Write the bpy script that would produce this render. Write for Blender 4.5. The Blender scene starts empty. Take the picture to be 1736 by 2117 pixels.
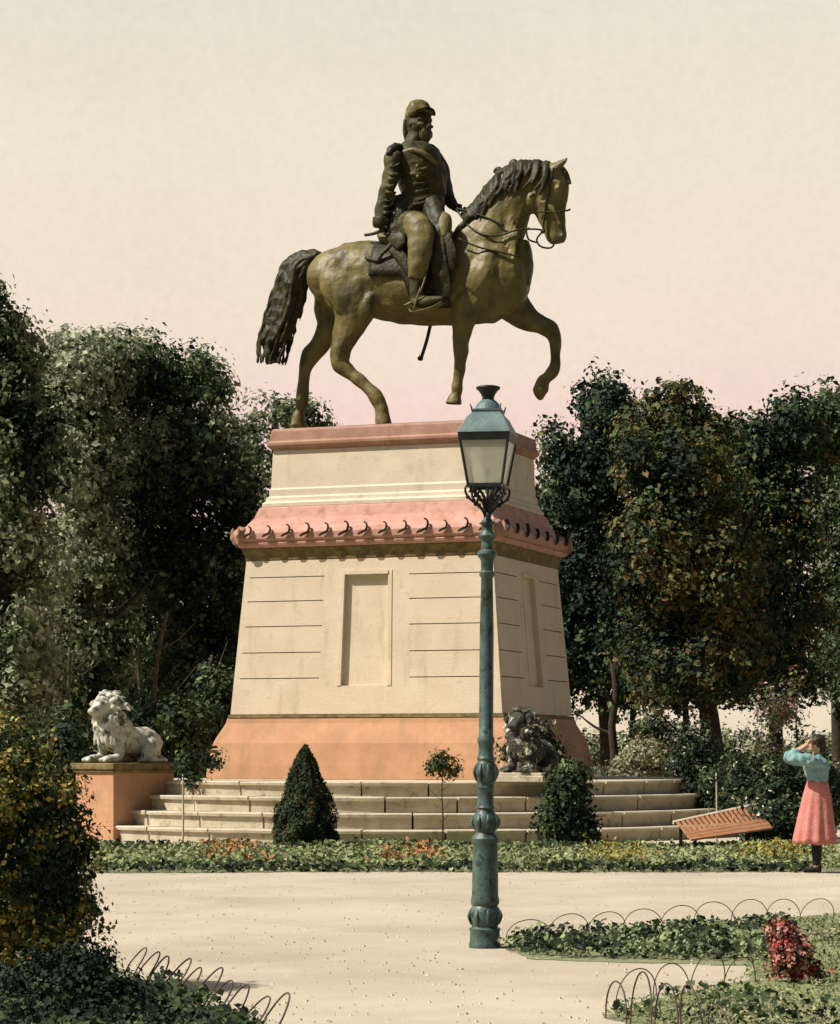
import bpy, math, random
import numpy as np
from mathutils import Vector, Matrix, noise as mnoise
R = math.radians
scene = bpy.context.scene
col = scene.collection

# ---------------------------------------------------------------- camera, sky, sun
F, CX, HY, EYE = 5180.0, 868.0, 1550.0, 1.6      # focal length in photo pixels (1736 wide), horizon row, eye height
cam_d = bpy.data.cameras.new('camera'); cam = bpy.data.objects.new('camera', cam_d); col.objects.link(cam)
cam_d.sensor_fit = 'HORIZONTAL'; cam_d.sensor_width = 36.0
cam_d.lens = 36.0 * F / 1736.0
cam_d.shift_y = (HY - 1058.5) / 1736.0
cam_d.clip_end = 3000
cam.location = (0, 0, EYE); cam.rotation_euler = (R(90), 0, 0)
scene.camera = cam
SUN_AZ, SUN_EL = -76.0, 50.0                      # azimuth measured from straight behind the camera, to the left
sv = Vector((math.sin(R(SUN_AZ)) * math.cos(R(SUN_EL)), -math.cos(R(SUN_AZ)) * math.cos(R(SUN_EL)), math.sin(R(SUN_EL))))
w = bpy.data.worlds.new("World"); scene.world = w; w.use_nodes = True
nt = w.node_tree; nt.nodes.clear()
def wn(t, **k):
    n = nt.nodes.new(t)
    for a, b in k.items(): setattr(n, a, b)
    return n
sky = wn('ShaderNodeTexSky', sky_type='NISHITA'); sky.sun_disc = False
sky.sun_elevation = R(SUN_EL); sky.sun_rotation = math.atan2(sv.x, sv.y)
sky.dust_density = 4.0
bg = wn('ShaderNodeBackground'); out = wn('ShaderNodeOutputWorld')
tc = wn('ShaderNodeTexCoord'); sep = wn('ShaderNodeSeparateXYZ'); nt.links.new(tc.outputs['Generated'], sep.inputs[0])
nz = wn('ShaderNodeTexNoise'); nz.inputs['Scale'].default_value = 260; nz.inputs['Detail'].default_value = 3; nz.inputs['Roughness'].default_value = .7
nt.links.new(tc.outputs['Generated'], nz.inputs['Vector'])
nz2 = wn('ShaderNodeTexNoise'); nz2.inputs['Scale'].default_value = 14; nz2.inputs['Detail'].default_value = 3
nt.links.new(tc.outputs['Generated'], nz2.inputs['Vector'])
ramp = wn('ShaderNodeValToRGB')                  # cream haze with a pink band towards the horizon
el = ramp.color_ramp.elements
stops = [(0.0, (.86, .74, .54)), (.09, (.92, .65, .58)), (.13, (.92, .68, .61)), (.16, (.89, .75, .62)), (.225, (.86, .77, .62)), (.30, (.80, .74, .61))]
el[0].position = stops[0][0]; el[0].color = (*stops[0][1], 1)
el[1].position = stops[1][0]; el[1].color = (*stops[1][1], 1)
for p, c in stops[2:]:
    e = el.new(p); e.color = (*c, 1)
nt.links.new(sep.outputs['Z'], ramp.inputs[0])
def mth(op, a, b):
    m = wn('ShaderNodeMath', operation=op)
    for i, v in enumerate((a, b)):
        if isinstance(v, (int, float)): m.inputs[i].default_value = v
        else: nt.links.new(v, m.inputs[i])
    return m.outputs[0]
mot = mth('ADD', mth('MULTIPLY', mth('SUBTRACT', nz.outputs[0], .5), .16), mth('MULTIPLY', mth('SUBTRACT', nz2.outputs[0], .5), .10))
gain = mth('ADD', mot, 1.0)
SKYG = .76
hs = wn('ShaderNodeVectorMath', operation='SCALE'); nt.links.new(ramp.outputs[0], hs.inputs[0]); 
mb = wn('ShaderNodeMapRange'); mb.inputs['From Min'].default_value = -.5; mb.inputs['From Max'].default_value = .6; mb.inputs['To Min'].default_value = .12
nt.links.new(sep.outputs['Y'], mb.inputs['Value'])      # the haze is brightest on the far side of the park
nt.links.new(mth('MULTIPLY', mth('MULTIPLY', gain, SKYG / .05), mb.outputs[0]), hs.inputs['Scale'])
mr = wn('ShaderNodeMapRange'); mr.inputs['From Min'].default_value = .31; mr.inputs['From Max'].default_value = .46
nt.links.new(sep.outputs['Z'], mr.inputs['Value'])
mx = wn('ShaderNodeMix', data_type='RGBA')
nt.links.new(mr.outputs[0], mx.inputs['Factor']); nt.links.new(hs.outputs[0], mx.inputs[6]); nt.links.new(sky.outputs[0], mx.inputs[7])
nt.links.new(mx.outputs[2], bg.inputs[0]); bg.inputs[1].default_value = .05
nt.links.new(bg.outputs[0], out.inputs[0])
sd = bpy.data.lights.new('sun', 'SUN'); sd.energy = 4.9; sd.angle = R(.6); sd.color = (1, .945, .84)
so = bpy.data.objects.new('sun', sd); col.objects.link(so); so.rotation_euler = sv.to_track_quat('Z', 'Y').to_euler(); so.location = (-30, -10, 40)
scene.view_settings.view_transform = 'Standard'; scene.view_settings.look = 'None'
scene.view_settings.gamma = 1; scene.view_settings.exposure = .40
scene.render.engine = 'CYCLES'

# ---------------------------------------------------------------- pixel helpers (photo at 1736 x 2117)
def at(px, py, Y):  return Vector(((px - CX) / F * Y, Y, EYE - (py - HY) / F * Y))
def gd(px, py):
    Y = EYE * F / (py - HY); return Vector(((px - CX) / F * Y, Y, 0))

# ---------------------------------------------------------------- materials
def mat(name, c, c2=None, scale=6, rough=.85, bump=.0, bscale=30, metal=0, spots=None, spec=.3, detail=5, coord='Object', streak=None):
    m = bpy.data.materials.new(name); m.use_nodes = True
    t = m.node_tree; b = t.nodes['Principled BSDF']
    b.inputs['Roughness'].default_value = rough; b.inputs['Metallic'].default_value = metal
    b.inputs['Specular IOR Level'].default_value = spec
    co = t.nodes.new('ShaderNodeTexCoord')
    if c2 is None: c2 = tuple(x * .75 for x in c)
    n = t.nodes.new('ShaderNodeTexNoise'); n.inputs['Scale'].default_value = scale; n.inputs['Detail'].default_value = detail; n.inputs['Roughness'].default_value = .65
    t.links.new(co.outputs[coord], n.inputs['Vector'])
    r = t.nodes.new('ShaderNodeValToRGB'); r.color_ramp.elements[0].position = .35; r.color_ramp.elements[1].position = .65
    r.color_ramp.elements[0].color = (*c2, 1); r.color_ramp.elements[1].color = (*c, 1)
    t.links.new(n.outputs[0], r.inputs[0]); cur = r.outputs[0]
    if spots:
        sc, sscale, lo, hi = spots
        n3 = t.nodes.new('ShaderNodeTexNoise'); n3.inputs['Scale'].default_value = sscale; n3.inputs['Detail'].default_value = 8; n3.inputs['Roughness'].default_value = .7
        t.links.new(co.outputs[coord], n3.inputs['Vector'])
        mr = t.nodes.new('ShaderNodeMapRange'); mr.inputs['From Min'].default_value = lo; mr.inputs['From Max'].default_value = hi
        t.links.new(n3.outputs[0], mr.inputs['Value'])
        mm = t.nodes.new('ShaderNodeMix'); mm.data_type = 'RGBA'; t.links.new(mr.outputs[0], mm.inputs['Factor'])
        t.links.new(cur, mm.inputs[6]); mm.inputs[7].default_value = (*sc, 1); cur = mm.outputs[2]
    if streak:                                   # rain streaks, drawn out along z
        sc, sscale, lo, hi = streak
        mp = t.nodes.new('ShaderNodeMapping'); mp.inputs['Scale'].default_value = (1, 1, .16); t.links.new(co.outputs[coord], mp.inputs[0])
        n4 = t.nodes.new('ShaderNodeTexNoise'); n4.inputs['Scale'].default_value = sscale; n4.inputs['Detail'].default_value = 7; n4.inputs['Roughness'].default_value = .65
        t.links.new(mp.outputs[0], n4.inputs['Vector'])
        m4 = t.nodes.new('ShaderNodeMapRange'); m4.inputs['From Min'].default_value = lo; m4.inputs['From Max'].default_value = hi
        t.links.new(n4.outputs[0], m4.inputs['Value'])
        mm = t.nodes.new('ShaderNodeMix'); mm.data_type = 'RGBA'; t.links.new(m4.outputs[0], mm.inputs['Factor'])
        t.links.new(cur, mm.inputs[6]); mm.inputs[7].default_value = (*sc, 1); cur = mm.outputs[2]
    t.links.new(cur, b.inputs['Base Color'])
    if bump:
        n2 = t.nodes.new('ShaderNodeTexNoise'); n2.inputs['Scale'].default_value = bscale; n2.inputs['Detail'].default_value = 6
        t.links.new(co.outputs[coord], n2.inputs['Vector'])
        bp = t.nodes.new('ShaderNodeBump'); bp.inputs['Strength'].default_value = bump; bp.inputs['Distance'].default_value = .03
        t.links.new(n2.outputs[0], bp.inputs['Height']); t.links.new(bp.outputs[0], b.inputs['Normal'])
    return m
def leaf_mat(name, rough=.75, trans=.10):
    m = bpy.data.materials.new(name); m.use_nodes = True
    t = m.node_tree; b = t.nodes['Principled BSDF']; b.inputs['Roughness'].default_value = rough
    b.inputs['Specular IOR Level'].default_value = .25
    a = t.nodes.new('ShaderNodeAttribute'); a.attribute_name = 'tint'
    t.links.new(a.outputs['Color'], b.inputs['Base Color'])
    tr = t.nodes.new('ShaderNodeBsdfTranslucent'); t.links.new(a.outputs['Color'], tr.inputs['Color'])
    mix = t.nodes.new('ShaderNodeMixShader'); mix.inputs[0].default_value = trans
    t.links.new(b.outputs[0], mix.inputs[1]); t.links.new(tr.outputs[0], mix.inputs[2])
    t.links.new(mix.outputs[0], t.nodes['Material Output'].inputs['Surface'])
    return m
M = {}
M['cream'] = mat('cream_stone', (.70, .585, .435), (.63, .515, .375), 2.0, .9, .3, 40, spots=((.46, .37, .24), 4, .56, .82), streak=((.42, .35, .22), 3.5, .55, .80))
M['creamtop'] = mat('pale_block_stone', (.70, .595, .45), (.61, .52, .39), 2.0, .9, .25, 40, spots=((.46, .40, .30), 3, .54, .78), streak=((.44, .38, .27), 3.5, .55, .78))
M['pink'] = mat('pink_granite', (.56, .32, .26), (.48, .25, .19), 3, .8, .3, 60, spots=((.30, .15, .09), 5, .52, .72))
M['pinkcap'] = mat('pink_brown_capstone', (.42, .25, .19), (.32, .17, .11), 3, .8, .3, 60, spots=((.25, .13, .06), 4, .55, .7))
M['orange'] = mat('orange_granite', (.54, .30, .17), (.45, .235, .13), 1.6, .85, .3, 60, spots=((.36, .22, .13), 2.0, .50, .78), streak=((.32, .21, .12), 3, .52, .78))
M['frieze'] = mat('weathered_frieze_stone', (.25, .18, .075), (.10, .075, .03), 7, .9, .4, 30)
M['step'] = mat('step_stone', (.55, .48, .36), (.42, .36, .26), 3, .9, .3, 30, spots=((.18, .16, .10), 5, .55, .72))
M['sand'] = mat('gravel_path', (.50, .43, .325), (.43, .37, .28), .5, .95, .35, 70, spots=((.36, .31, .235), .35, .42, .64), detail=10)
M['earth'] = mat('ground_earth', (.10, .11, .05), (.05, .06, .025), .8, 1, .4, 20)
M['lawn'] = mat('lawn_turf', (.26, .27, .15), (.15, .17, .08), 9, 1, .6, 60)
M['bronze'] = mat('olive_bronze', (.19, .15, .046), (.115, .09, .028), 1.8, .5, .6, 9, spots=((.035, .032, .013), 1.6, .50, .76), spec=.35, streak=((.028, .027, .012), 3.2, .52, .76))  # dark patina spots, strengthened to imitate deeper shade on the statue
M['bronze_dark'] = mat('dark_bronze', (.045, .038, .014), (.016, .015, .008), 5, .5, .5, 16, spots=((.16, .13, .045), 6, .58, .75), spec=.2)
M['bronze_coat'] = mat('coat_bronze', (.085, .072, .024), (.024, .023, .010), 3.2, .62, .5, 12, spec=.2, spots=((.17, .14, .05), 4, .60, .76))
M['dark_marble'] = mat('blackened_marble', (.06, .06, .045), (.02, .022, .016), 6, .8, .5, 20, spots=((.60, .57, .47), 4.5, .52, .60))  # pale spots paint highlights onto the dark stone
M['bronze_legging'] = mat('pale_bronze', (.17, .135, .046), (.10, .082, .028), 4, .55, .3, 20)
M['iron'] = mat('blue_green_lamp_paint', (.075, .125, .11), (.035, .065, .058), 9, .45, .15, 40, spots=((.02, .03, .02), 14, .52, .62), spec=.4, streak=((.06, .045, .03), 20, .60, .72))
M['iron_dark'] = mat('black_iron', (.018, .022, .02), (.01, .012, .012), 10, .5, .1, 40)
M['roofpaint'] = mat('blue_grey_lantern_paint', (.15, .215, .215), (.09, .14, .145), 7, .5, .1, 40, spots=((.05, .09, .08), 9, .6, .75))
M['wire'] = mat('rusty_wire', (.13, .09, .06), (.03, .022, .02), 9, .8)
M['marble'] = mat('shade_spotted_marble', (.60, .58, .49), (.38, .37, .30), 5, .8, .5, 20, spots=((.05, .06, .04), 6, .50, .62))  # dark spots paint shading and mane crevices into the marble
M['wood'] = mat('orange_bench_wood', (.40, .19, .09), (.28, .12, .06), 6, .7, .2, 30)
M['woodwhite'] = mat('pale_bench_rail', (.55, .48, .36), None, 6, .7)
M['bark'] = mat('dark_bark', (.06, .045, .03), (.025, .02, .014), 8, 1, .6, 20)
M['stem'] = mat('greyish_bark', (.11, .09, .06), (.04, .035, .022), 8, 1, .6, 20)
M['stake'] = mat('whitewashed_stake', (.55, .5, .38), (.35, .33, .22), 10, .9)
M['skin'] = mat('skin', (.50, .30, .20), (.45, .26, .17), 10, .6)
M['blouse'] = mat('blue_cotton', (.22, .36, .36), (.15, .27, .28), 9, .9, .3, 30)
M['skirt'] = mat('red_cloth', (.56, .22, .19), (.46, .155, .13), 9, .9, .3, 30)
M['black'] = mat('black_cloth', (.02, .015, .02), (.01, .008, .01), 9, .8)
M['hair'] = mat('dark_hair', (.035, .028, .018), (.015, .012, .008), 30, .6)
M['leaf'] = leaf_mat('leaves')
M['thin_leaf'] = leaf_mat('thin_leaves', .7, .40)
g = bpy.data.materials.new('lantern_glass'); g.use_nodes = True; t = g.node_tree; b = t.nodes['Principled BSDF']
b.inputs['Base Color'].default_value = (.70, .68, .56, 1); b.inputs['Roughness'].default_value = .15
trn = t.nodes.new('ShaderNodeBsdfTransparent'); mxs = t.nodes.new('ShaderNodeMixShader')
gn = t.nodes.new('ShaderNodeTexNoise'); gn.inputs['Scale'].default_value = 3; gm = t.nodes.new('ShaderNodeMapRange')
gm.inputs['To Min'].default_value = .35; gm.inputs['To Max'].default_value = .55
t.links.new(gn.outputs[0], gm.inputs['Value']); t.links.new(gm.outputs[0], mxs.inputs[0])
t.links.new(trn.outputs[0], mxs.inputs[1]); t.links.new(b.outputs[0], mxs.inputs[2]); t.links.new(mxs.outputs[0], t.nodes['Material Output'].inputs['Surface'])
M['glass'] = g

# ---------------------------------------------------------------- mesh helpers
def tag(o, label=None, cat=None, group=None, kind=None):
    if label: o['label'] = label
    if cat: o['category'] = cat
    if group: o['group'] = group
    if kind: o['kind'] = kind
    return o
def empty(name, loc, rz=0):
    o = bpy.data.objects.new(name, None); col.objects.link(o); o.location = loc; o.rotation_euler = (0, 0, rz); o.empty_display_size = .2
    return o
class G:
    def __init__(s): s.v = []; s.f = []
    def add(s, vs, fs, mtx=None):
        n = len(s.v)
        s.v += [tuple(mtx @ Vector(p)) if mtx else tuple(p) for p in vs]
        s.f += [tuple(i + n for i in f) for f in fs]; return s
    def hexa(s, p):   # 8 points: bottom 4 ccw, top 4 ccw
        return s.add(p, [(3, 2, 1, 0), (4, 5, 6, 7), (0, 1, 5, 4), (1, 2, 6, 5), (2, 3, 7, 6), (3, 0, 4, 7)])
    def box(s, c, d, mtx=None, rz=0):
        x, y, z = d[0] / 2, d[1] / 2, d[2] / 2
        p = [Vector((a * x, b * y, e * z)) for e in (-1, 1) for a, b in ((-1, -1), (1, -1), (1, 1), (-1, 1))]
        rm = Matrix.Rotation(rz, 3, 'Z'); p = [rm @ q + Vector(c) for q in p]
        if mtx: p = [mtx @ q for q in p]
        return s.hexa(p)
    def rings(s, rs, closed=True):   # rings of equal length
        n0 = len(s.v); k = len(rs[0])
        for r in rs: s.v += [tuple(p) for p in r]
        for i in range(len(rs) - 1):
            for j in range(k):
                a = n0 + i * k + j; b = n0 + i * k + (j + 1) % k
                s.f.append((a, b, b + k, a + k))
        if closed:
            s.f.append(tuple(n0 + j for j in reversed(range(k)))); s.f.append(tuple(n0 + (len(rs) - 1) * k + j for j in range(k)))
        return s
    def lathe(s, prof, seg=32, c=(0, 0, 0), sx=1, sy=1, off=0):
        rs = [[(c[0] + sx * r * math.cos(off + 2 * math.pi * j / seg), c[1] + sy * r * math.sin(off + 2 * math.pi * j / seg), c[2] + z) for j in range(seg)] for r, z in prof]
        return s.rings(rs)
    def loft(s, pts, seg=14, sub=4, lat=Vector((0, 1, 0))):
        # pts: (x,y,z,a,b): a = radius in the plane square to lat, b = radius along lat
        P = [np.array(p, float) for p in pts]; Q = []
        n = len(P)
        for i in range(n - 1):
            p0 = P[max(i - 1, 0)]; p1 = P[i]; p2 = P[i + 1]; p3 = P[min(i + 2, n - 1)]
            for k in range(sub):
                u = k / sub
                q = .5 * ((2 * p1) + (-p0 + p2) * u + (2 * p0 - 5 * p1 + 4 * p2 - p3) * u * u + (-p0 + 3 * p1 - 3 * p2 + p3) * u ** 3)
                q[3:] = p1[3:] * (1 - u) + p2[3:] * u if True else q[3:]
                Q.append(q)
        Q.append(P[-1]); rs = []
        for i, q in enumerate(Q):
            a = Vector(Q[max(i - 1, 0)][:3]); b = Vector(Q[min(i + 1, len(Q) - 1)][:3]); t = (b - a)
            if t.length < 1e-9: t = Vector((0, 0, 1))
            t.normalize(); l = lat - t * t.dot(lat)
            if l.length < .15: l = Vector((1, 0, 0)) - t * t.x
            l.normalize(); up = t.cross(l); c = Vector(q[:3])
            rs.append([c + up * (q[3] * math.cos(2 * math.pi * j / seg)) + l * (q[4] * math.sin(2 * math.pi * j / seg)) for j in range(seg)])
        return s.rings(rs)
    def ball(s, c, r, seg=14, n=8, mtx=None):
        rs = []
        for i in range(n + 1):
            th = math.pi * i / n; th = min(max(th, .05), math.pi - .05)
            rs.append([Vector((math.sin(th) * math.cos(2 * math.pi * j / seg) * r[0], math.sin(th) * math.sin(2 * math.pi * j / seg) * r[1], -math.cos(th) * r[2])) for j in range(seg)])
        if mtx: rs = [[mtx @ p for p in q] for q in rs]
        rs = [[p + Vector(c) for p in q] for q in rs]
        return s.rings(rs)
    def build(s, name, m, parent=None, smooth=False, bevel=0, loc=None, rz=0):
        me = bpy.data.meshes.new(name); me.from_pydata(s.v, [], s.f); me.update()
        o = bpy.data.objects.new(name, me); col.objects.link(o); me.materials.append(m)
        if smooth: me.polygons.foreach_set('use_smooth', [True] * len(me.polygons))
        if bevel:
            bv = o.modifiers.new('bevel', 'BEVEL'); bv.width = bevel; bv.segments = 2; bv.limit_method = 'ANGLE'
        if parent: o.parent = parent
        if loc is not None: o.location = loc; o.rotation_euler = (0, 0, rz)
        return o
    def remesh(s, name, m, parent, voxel, it=4, fac=.5, bump=0, bs=3):
        o = s.build(name + '_tmp', m)
        r = o.modifiers.new('r', 'REMESH'); r.mode = 'VOXEL'; r.voxel_size = voxel
        q = o.modifiers.new('s', 'SMOOTH'); q.iterations = it; q.factor = fac
        dg = bpy.context.evaluated_depsgraph_get(); me = bpy.data.meshes.new_from_object(o.evaluated_get(dg))
        bpy.data.objects.remove(o)
        if bump:
            me.update(); nv = [v.normal.copy() for v in me.vertices]
            for v, nn in zip(me.vertices, nv): v.co += nn * bump * mnoise.noise(v.co * bs)
        me.polygons.foreach_set('use_smooth', [True] * len(me.polygons)); me.name = name
        if not me.materials: me.materials.append(m)
        o = bpy.data.objects.new(name, me); col.objects.link(o); o.parent = parent
        return o
def tube(path, r, seg=8, sub=3, taper=None):
    n = len(path); pts = []
    for i, p in enumerate(path):
        rr = r if taper is None else r + (taper - r) * i / (n - 1)
        pts.append((*p, rr, rr))
    return pts

# ---------------------------------------------------------------- foliage
rng = np.random.default_rng(7)
_lat = rng.random((24, 24, 24))
def vnoise(p, s):
    q = p * s; i = np.floor(q).astype(int); f = q - i; f = f * f * (3 - 2 * f); i %= 24; j = (i + 1) % 24
    x0, y0, z0 = i.T; x1, y1, z1 = j.T; fx, fy, fz = f.T
    L = _lat
    a = L[x0, y0, z0] * (1 - fx) + L[x1, y0, z0] * fx; b = L[x0, y1, z0] * (1 - fx) + L[x1, y1, z0] * fx
    c = L[x0, y0, z1] * (1 - fx) + L[x1, y0, z1] * fx; d = L[x0, y1, z1] * (1 - fx) + L[x1, y1, z1] * fx
    return (a * (1 - fy) + b * fy) * (1 - fz) + (c * (1 - fy) + d * fy) * fz
def leaves_mesh(name, pts, nrm, size, tint, parent=None, m=None, width=.55, origin=None):
    """one small folded leaf (4 corner points, 2 faces) per point"""
    n = len(pts); nrm = nrm / (np.linalg.norm(nrm, axis=1, keepdims=True) + 1e-9)
    r = rng.normal(size=(n, 3)); t = np.cross(nrm, r); t /= np.linalg.norm(t, axis=1, keepdims=True) + 1e-9
    bq = np.cross(nrm, t); s = size * rng.uniform(.5, 1.0, (n, 1)) * rng.choice([.7, 1.0, 1.6], (n, 1))
    base = pts - t * s * .5; tip = pts + t * s * .5; wd = width * s * .5
    l = pts + bq * wd + nrm * s * .10; rr = pts - bq * wd + nrm * s * .10
    if origin is None: origin = (0, 0, 0)
    V = np.stack([base, rr, tip, l], 1).reshape(-1, 3) - np.array(origin)
    idx = np.arange(n)[:, None] * 4; Fc = np.concatenate([idx + np.array([[0, 1, 2]]), idx + np.array([[0, 2, 3]])], 1).reshape(-1)
    me = bpy.data.meshes.new(name); me.vertices.add(4 * n); me.vertices.foreach_set('co', V.astype(np.float32).ravel())
    me.loops.add(6 * n); me.loops.foreach_set('vertex_index', Fc.astype(np.int32))
    me.polygons.add(2 * n); me.polygons.foreach_set('loop_start', np.arange(0, 6 * n, 3, dtype=np.int32))
    me.update(calc_edges=True)
    ca = me.color_attributes.new('tint', 'FLOAT_COLOR', 'POINT')
    cc = np.concatenate([np.repeat(tint, 4, 0), np.ones((4 * n, 1))], 1); ca.data.foreach_set('color', cc.astype(np.float32).ravel())
    me.materials.append(m or M['leaf'])
    o = bpy.data.objects.new(name, me); col.objects.link(o)
    if parent: o.parent = parent
    else: o.location = origin
    return o
def tints(pts, pal, s=.8, var=.25):
    """pal = list of (weight,colour); patches of hue by noise"""
    n = len(pts); u = np.clip((vnoise(pts + 31.7, s) - .5) * 1.0 + (vnoise(pts + 11.7, s * 5) - .5) * .9 + .5 + rng.normal(0, .15, n), 0, .999)
    wts = np.array([p[0] for p in pal], float); cum = np.cumsum(wts) / wts.sum(); k = np.searchsorted(cum, u)
    c = np.array([p[1] for p in pal])[np.minimum(k, len(pal) - 1)]
    return c * rng.uniform(1 - var, 1 + var, (n, 1)) 
def crown_pts(blobs, n, clump, gap=.40, gs=1.0, shell=.45):
    """blobs: (cx,cy,cz,rx,ry,rz). Leaves in clumps spread near the surface and through the volume of the blobs."""
    B = np.array(blobs, float); vol = (B[:, 3] * B[:, 4] * B[:, 5]) ** (2 / 3.); vol /= vol.sum()
    per = 26; K = max(4, n // per)
    bi = rng.choice(len(B), K, p=vol); d = rng.normal(size=(K, 3)); d /= np.linalg.norm(d, axis=1, keepdims=True)
    rad = 1 - rng.random((K, 1)) ** 1.6 * shell * 1.6; rad = np.clip(rad, .1, 1) * rng.uniform(.88, 1.10, (K, 1)) * (.74 + .50 * vnoise(d * 2.2 + B[bi, :3] * 1.3 + 50, 1.0))[:, None]
    c = B[bi, :3] + d * rad * B[bi, 3:]
    keep = vnoise(c + 7.3, gs) > gap * rng.uniform(.7, 1.1, K); c = c[keep]; d = d[keep]
    K = len(c); cs = clump * rng.uniform(.6, 1.4, (K, 1))
    off = rng.normal(size=(K, per, 3)) * cs[:, None, :] * np.array([1, 1, .7])
    p = (c[:, None, :] + off).reshape(-1, 3)
    nr = (np.repeat(d, per, 0) * .5 + off.reshape(-1, 3) / clump * .5 + rng.normal(size=(K * per, 3)) * .55 + np.array([0, 0, .35]))
    return p, nr
DK = (.012, .022, .010); GR = (.035, .060, .020); MG = (.075, .105, .040); LG = (.14, .165, .075); YL = (.28, .23, .035); OC = (.19, .115, .020); BR = (.10, .045, .018); RD = (.33, .06, .05); PK = (.45, .21, .18); WH = (.62, .56, .48); BG = (.03, .058, .038)
def trunk_geo(base, top, r0, r1, bend=.15, seed=0, branches=6, reach=1.5):
    rd = random.Random(seed); g_ = G(); b = Vector(base); t_ = Vector(top); pts = []
    for i in range(6):
        u = i / 5; p = b.lerp(t_, u) + Vector((rd.uniform(-bend, bend), rd.uniform(-bend, bend), 0)) * (u > 0)
        rr = r0 + (r1 - r0) * u
        if i == 0: rr *= 1.25
        pts.append((*p, rr, rr))
    g_.loft(pts, 9, 3)
    for i in range(branches):
        u = .35 + .6 * i / max(1, branches); p = b.lerp(t_, u); a = rd.uniform(0, 6.28); L = reach * rd.uniform(.6, 1.1)
        q = p + Vector((math.cos(a) * L, math.sin(a) * L, L * rd.uniform(.5, 1.0))); mid = p.lerp(q, .5) + Vector((0, 0, -.1 * L))
        rr = (r0 + (r1 - r0) * u) * .55
        g_.loft([(*p, rr, rr), (*mid, rr * .65, rr * .65), (*q, rr * .2, rr * .2)], 7, 3)
    return g_
def tree(name, label, cat, base, blobs, n, leaf, clump, pal, r0=.16, group=None, gap=.40, gs=1.0, ps=.8, branches=7, seed=1, trunk_top=None, bend=.12, reach=1.4, shell=.45, width=.6, var=.3, lm_='leaf'):
    root = empty(name, base); tag(root, label, cat, group)
    B = np.array(blobs); o = np.array(base)
    p, nr = crown_pts(blobs, n, clump, gap, gs, shell); ok = p[:, 2] > .03; p = p[ok]; nr = nr[ok]
    leaves_mesh('crown', p, nr, leaf, tints(p, pal, ps, var), root, m=M[lm_], width=width, origin=base)
    if trunk_top is None: trunk_top = (B[:, 0].mean(), B[:, 1].mean(), B[:, 2].max())
    tg = trunk_geo((0, 0, -.05), tuple(np.array(trunk_top) - o), r0, r0 * .35, bend, seed, branches, reach)
    tg.build('trunk', M['bark'], root, smooth=True)
    return root
def pb(px, py, D, rx, ry, rd=None):      # crown blob from a place in the picture and a real distance
    p = at(px, py, D); k = D / F
    return (p.x, p.y, p.z, rx * k, (rd if rd is not None else (rx + ry) / 2) * k, ry * k)

# ================================================================ the setting
gnd = G().add([(-900, -60, -.02), (900, -60, -.02), (900, 2500, -.02), (-900, 2500, -.02)], [(0, 1, 2, 3)]).build('ground', M['earth']); tag(gnd, kind='structure')
gp = G(); 
gp.add([(-6, 6, 0), (6, 6, 0), (17, 62, 0), (-14, 62, 0)], [(0, 1, 2, 3)])
tag(gp.build('gravel_path', M['sand']), kind='structure')
# back bed turf
def poly_sheet(name, pxs, z, m, thick=0):
    Q = [gd(*q) for q in pxs]; P = []; rd = random.Random(len(pxs))
    for i, a in enumerate(Q):                                       # worn, uneven edge
        b = Q[(i + 1) % len(Q)]; m_ = max(1, int((b - a).length / .12))
        for j in range(m_): P.append(a.lerp(b, j / m_) + Vector((rd.uniform(-.03, .03), rd.uniform(-.06, .06), 0)))
    gg = G(); n = len(P)
    gg.add([(p.x, p.y, z) for p in P], [tuple(range(n))])
    return gg.build(name, m)
# ================================================================ circular steps
MON = Vector(((838 - CX) / F * 49.0, 49.0, 0)); TH = R(-20)
st = empty('circular_steps', MON); tag(st, 'pale stone steps running in a ring round the foot of the equestrian monument', 'steps')
Rs = [6.75, 6.35, 5.95, 5.55]; ZS = [0, .24, .51, .78, 1.04]
for i in range(4):
    gg = G(); r1 = Rs[i]; r0 = Rs[i + 1] - .4 if i < 3 else 0.05; z0, z1 = ZS[i], ZS[i + 1]
    if i == 0: z0 = -.03
    NB = 30
    for k in range(NB):
        a0 = 2 * math.pi * k / NB + i * .13 + .004 / 1; a1 = 2 * math.pi * (k + 1) / NB + i * .13 - .0016
        rs = []
        rj = random.Random(k * 7 + i).uniform(-.012, .008); zj = random.Random(k * 3 + i).uniform(-.006, .004)
        for j in range(7):
            a = a0 + (a1 - a0) * j / 6; c, s_ = math.cos(a), math.sin(a)
            prof = [(r0, z0), (r1 + rj - .06, z0), (r1 + rj - .05, z1 - .075), (r1 + rj, z1 - .065), (r1 + rj + .006, z1 - .02 + zj), (r1 + rj - .012, z1 + zj), (r0, z1 + zj)]
            rs.append([(r * c, r * s_, z) for r, z in prof])
        gg.rings(rs)
    gg.build('step', M['step'], st)

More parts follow.
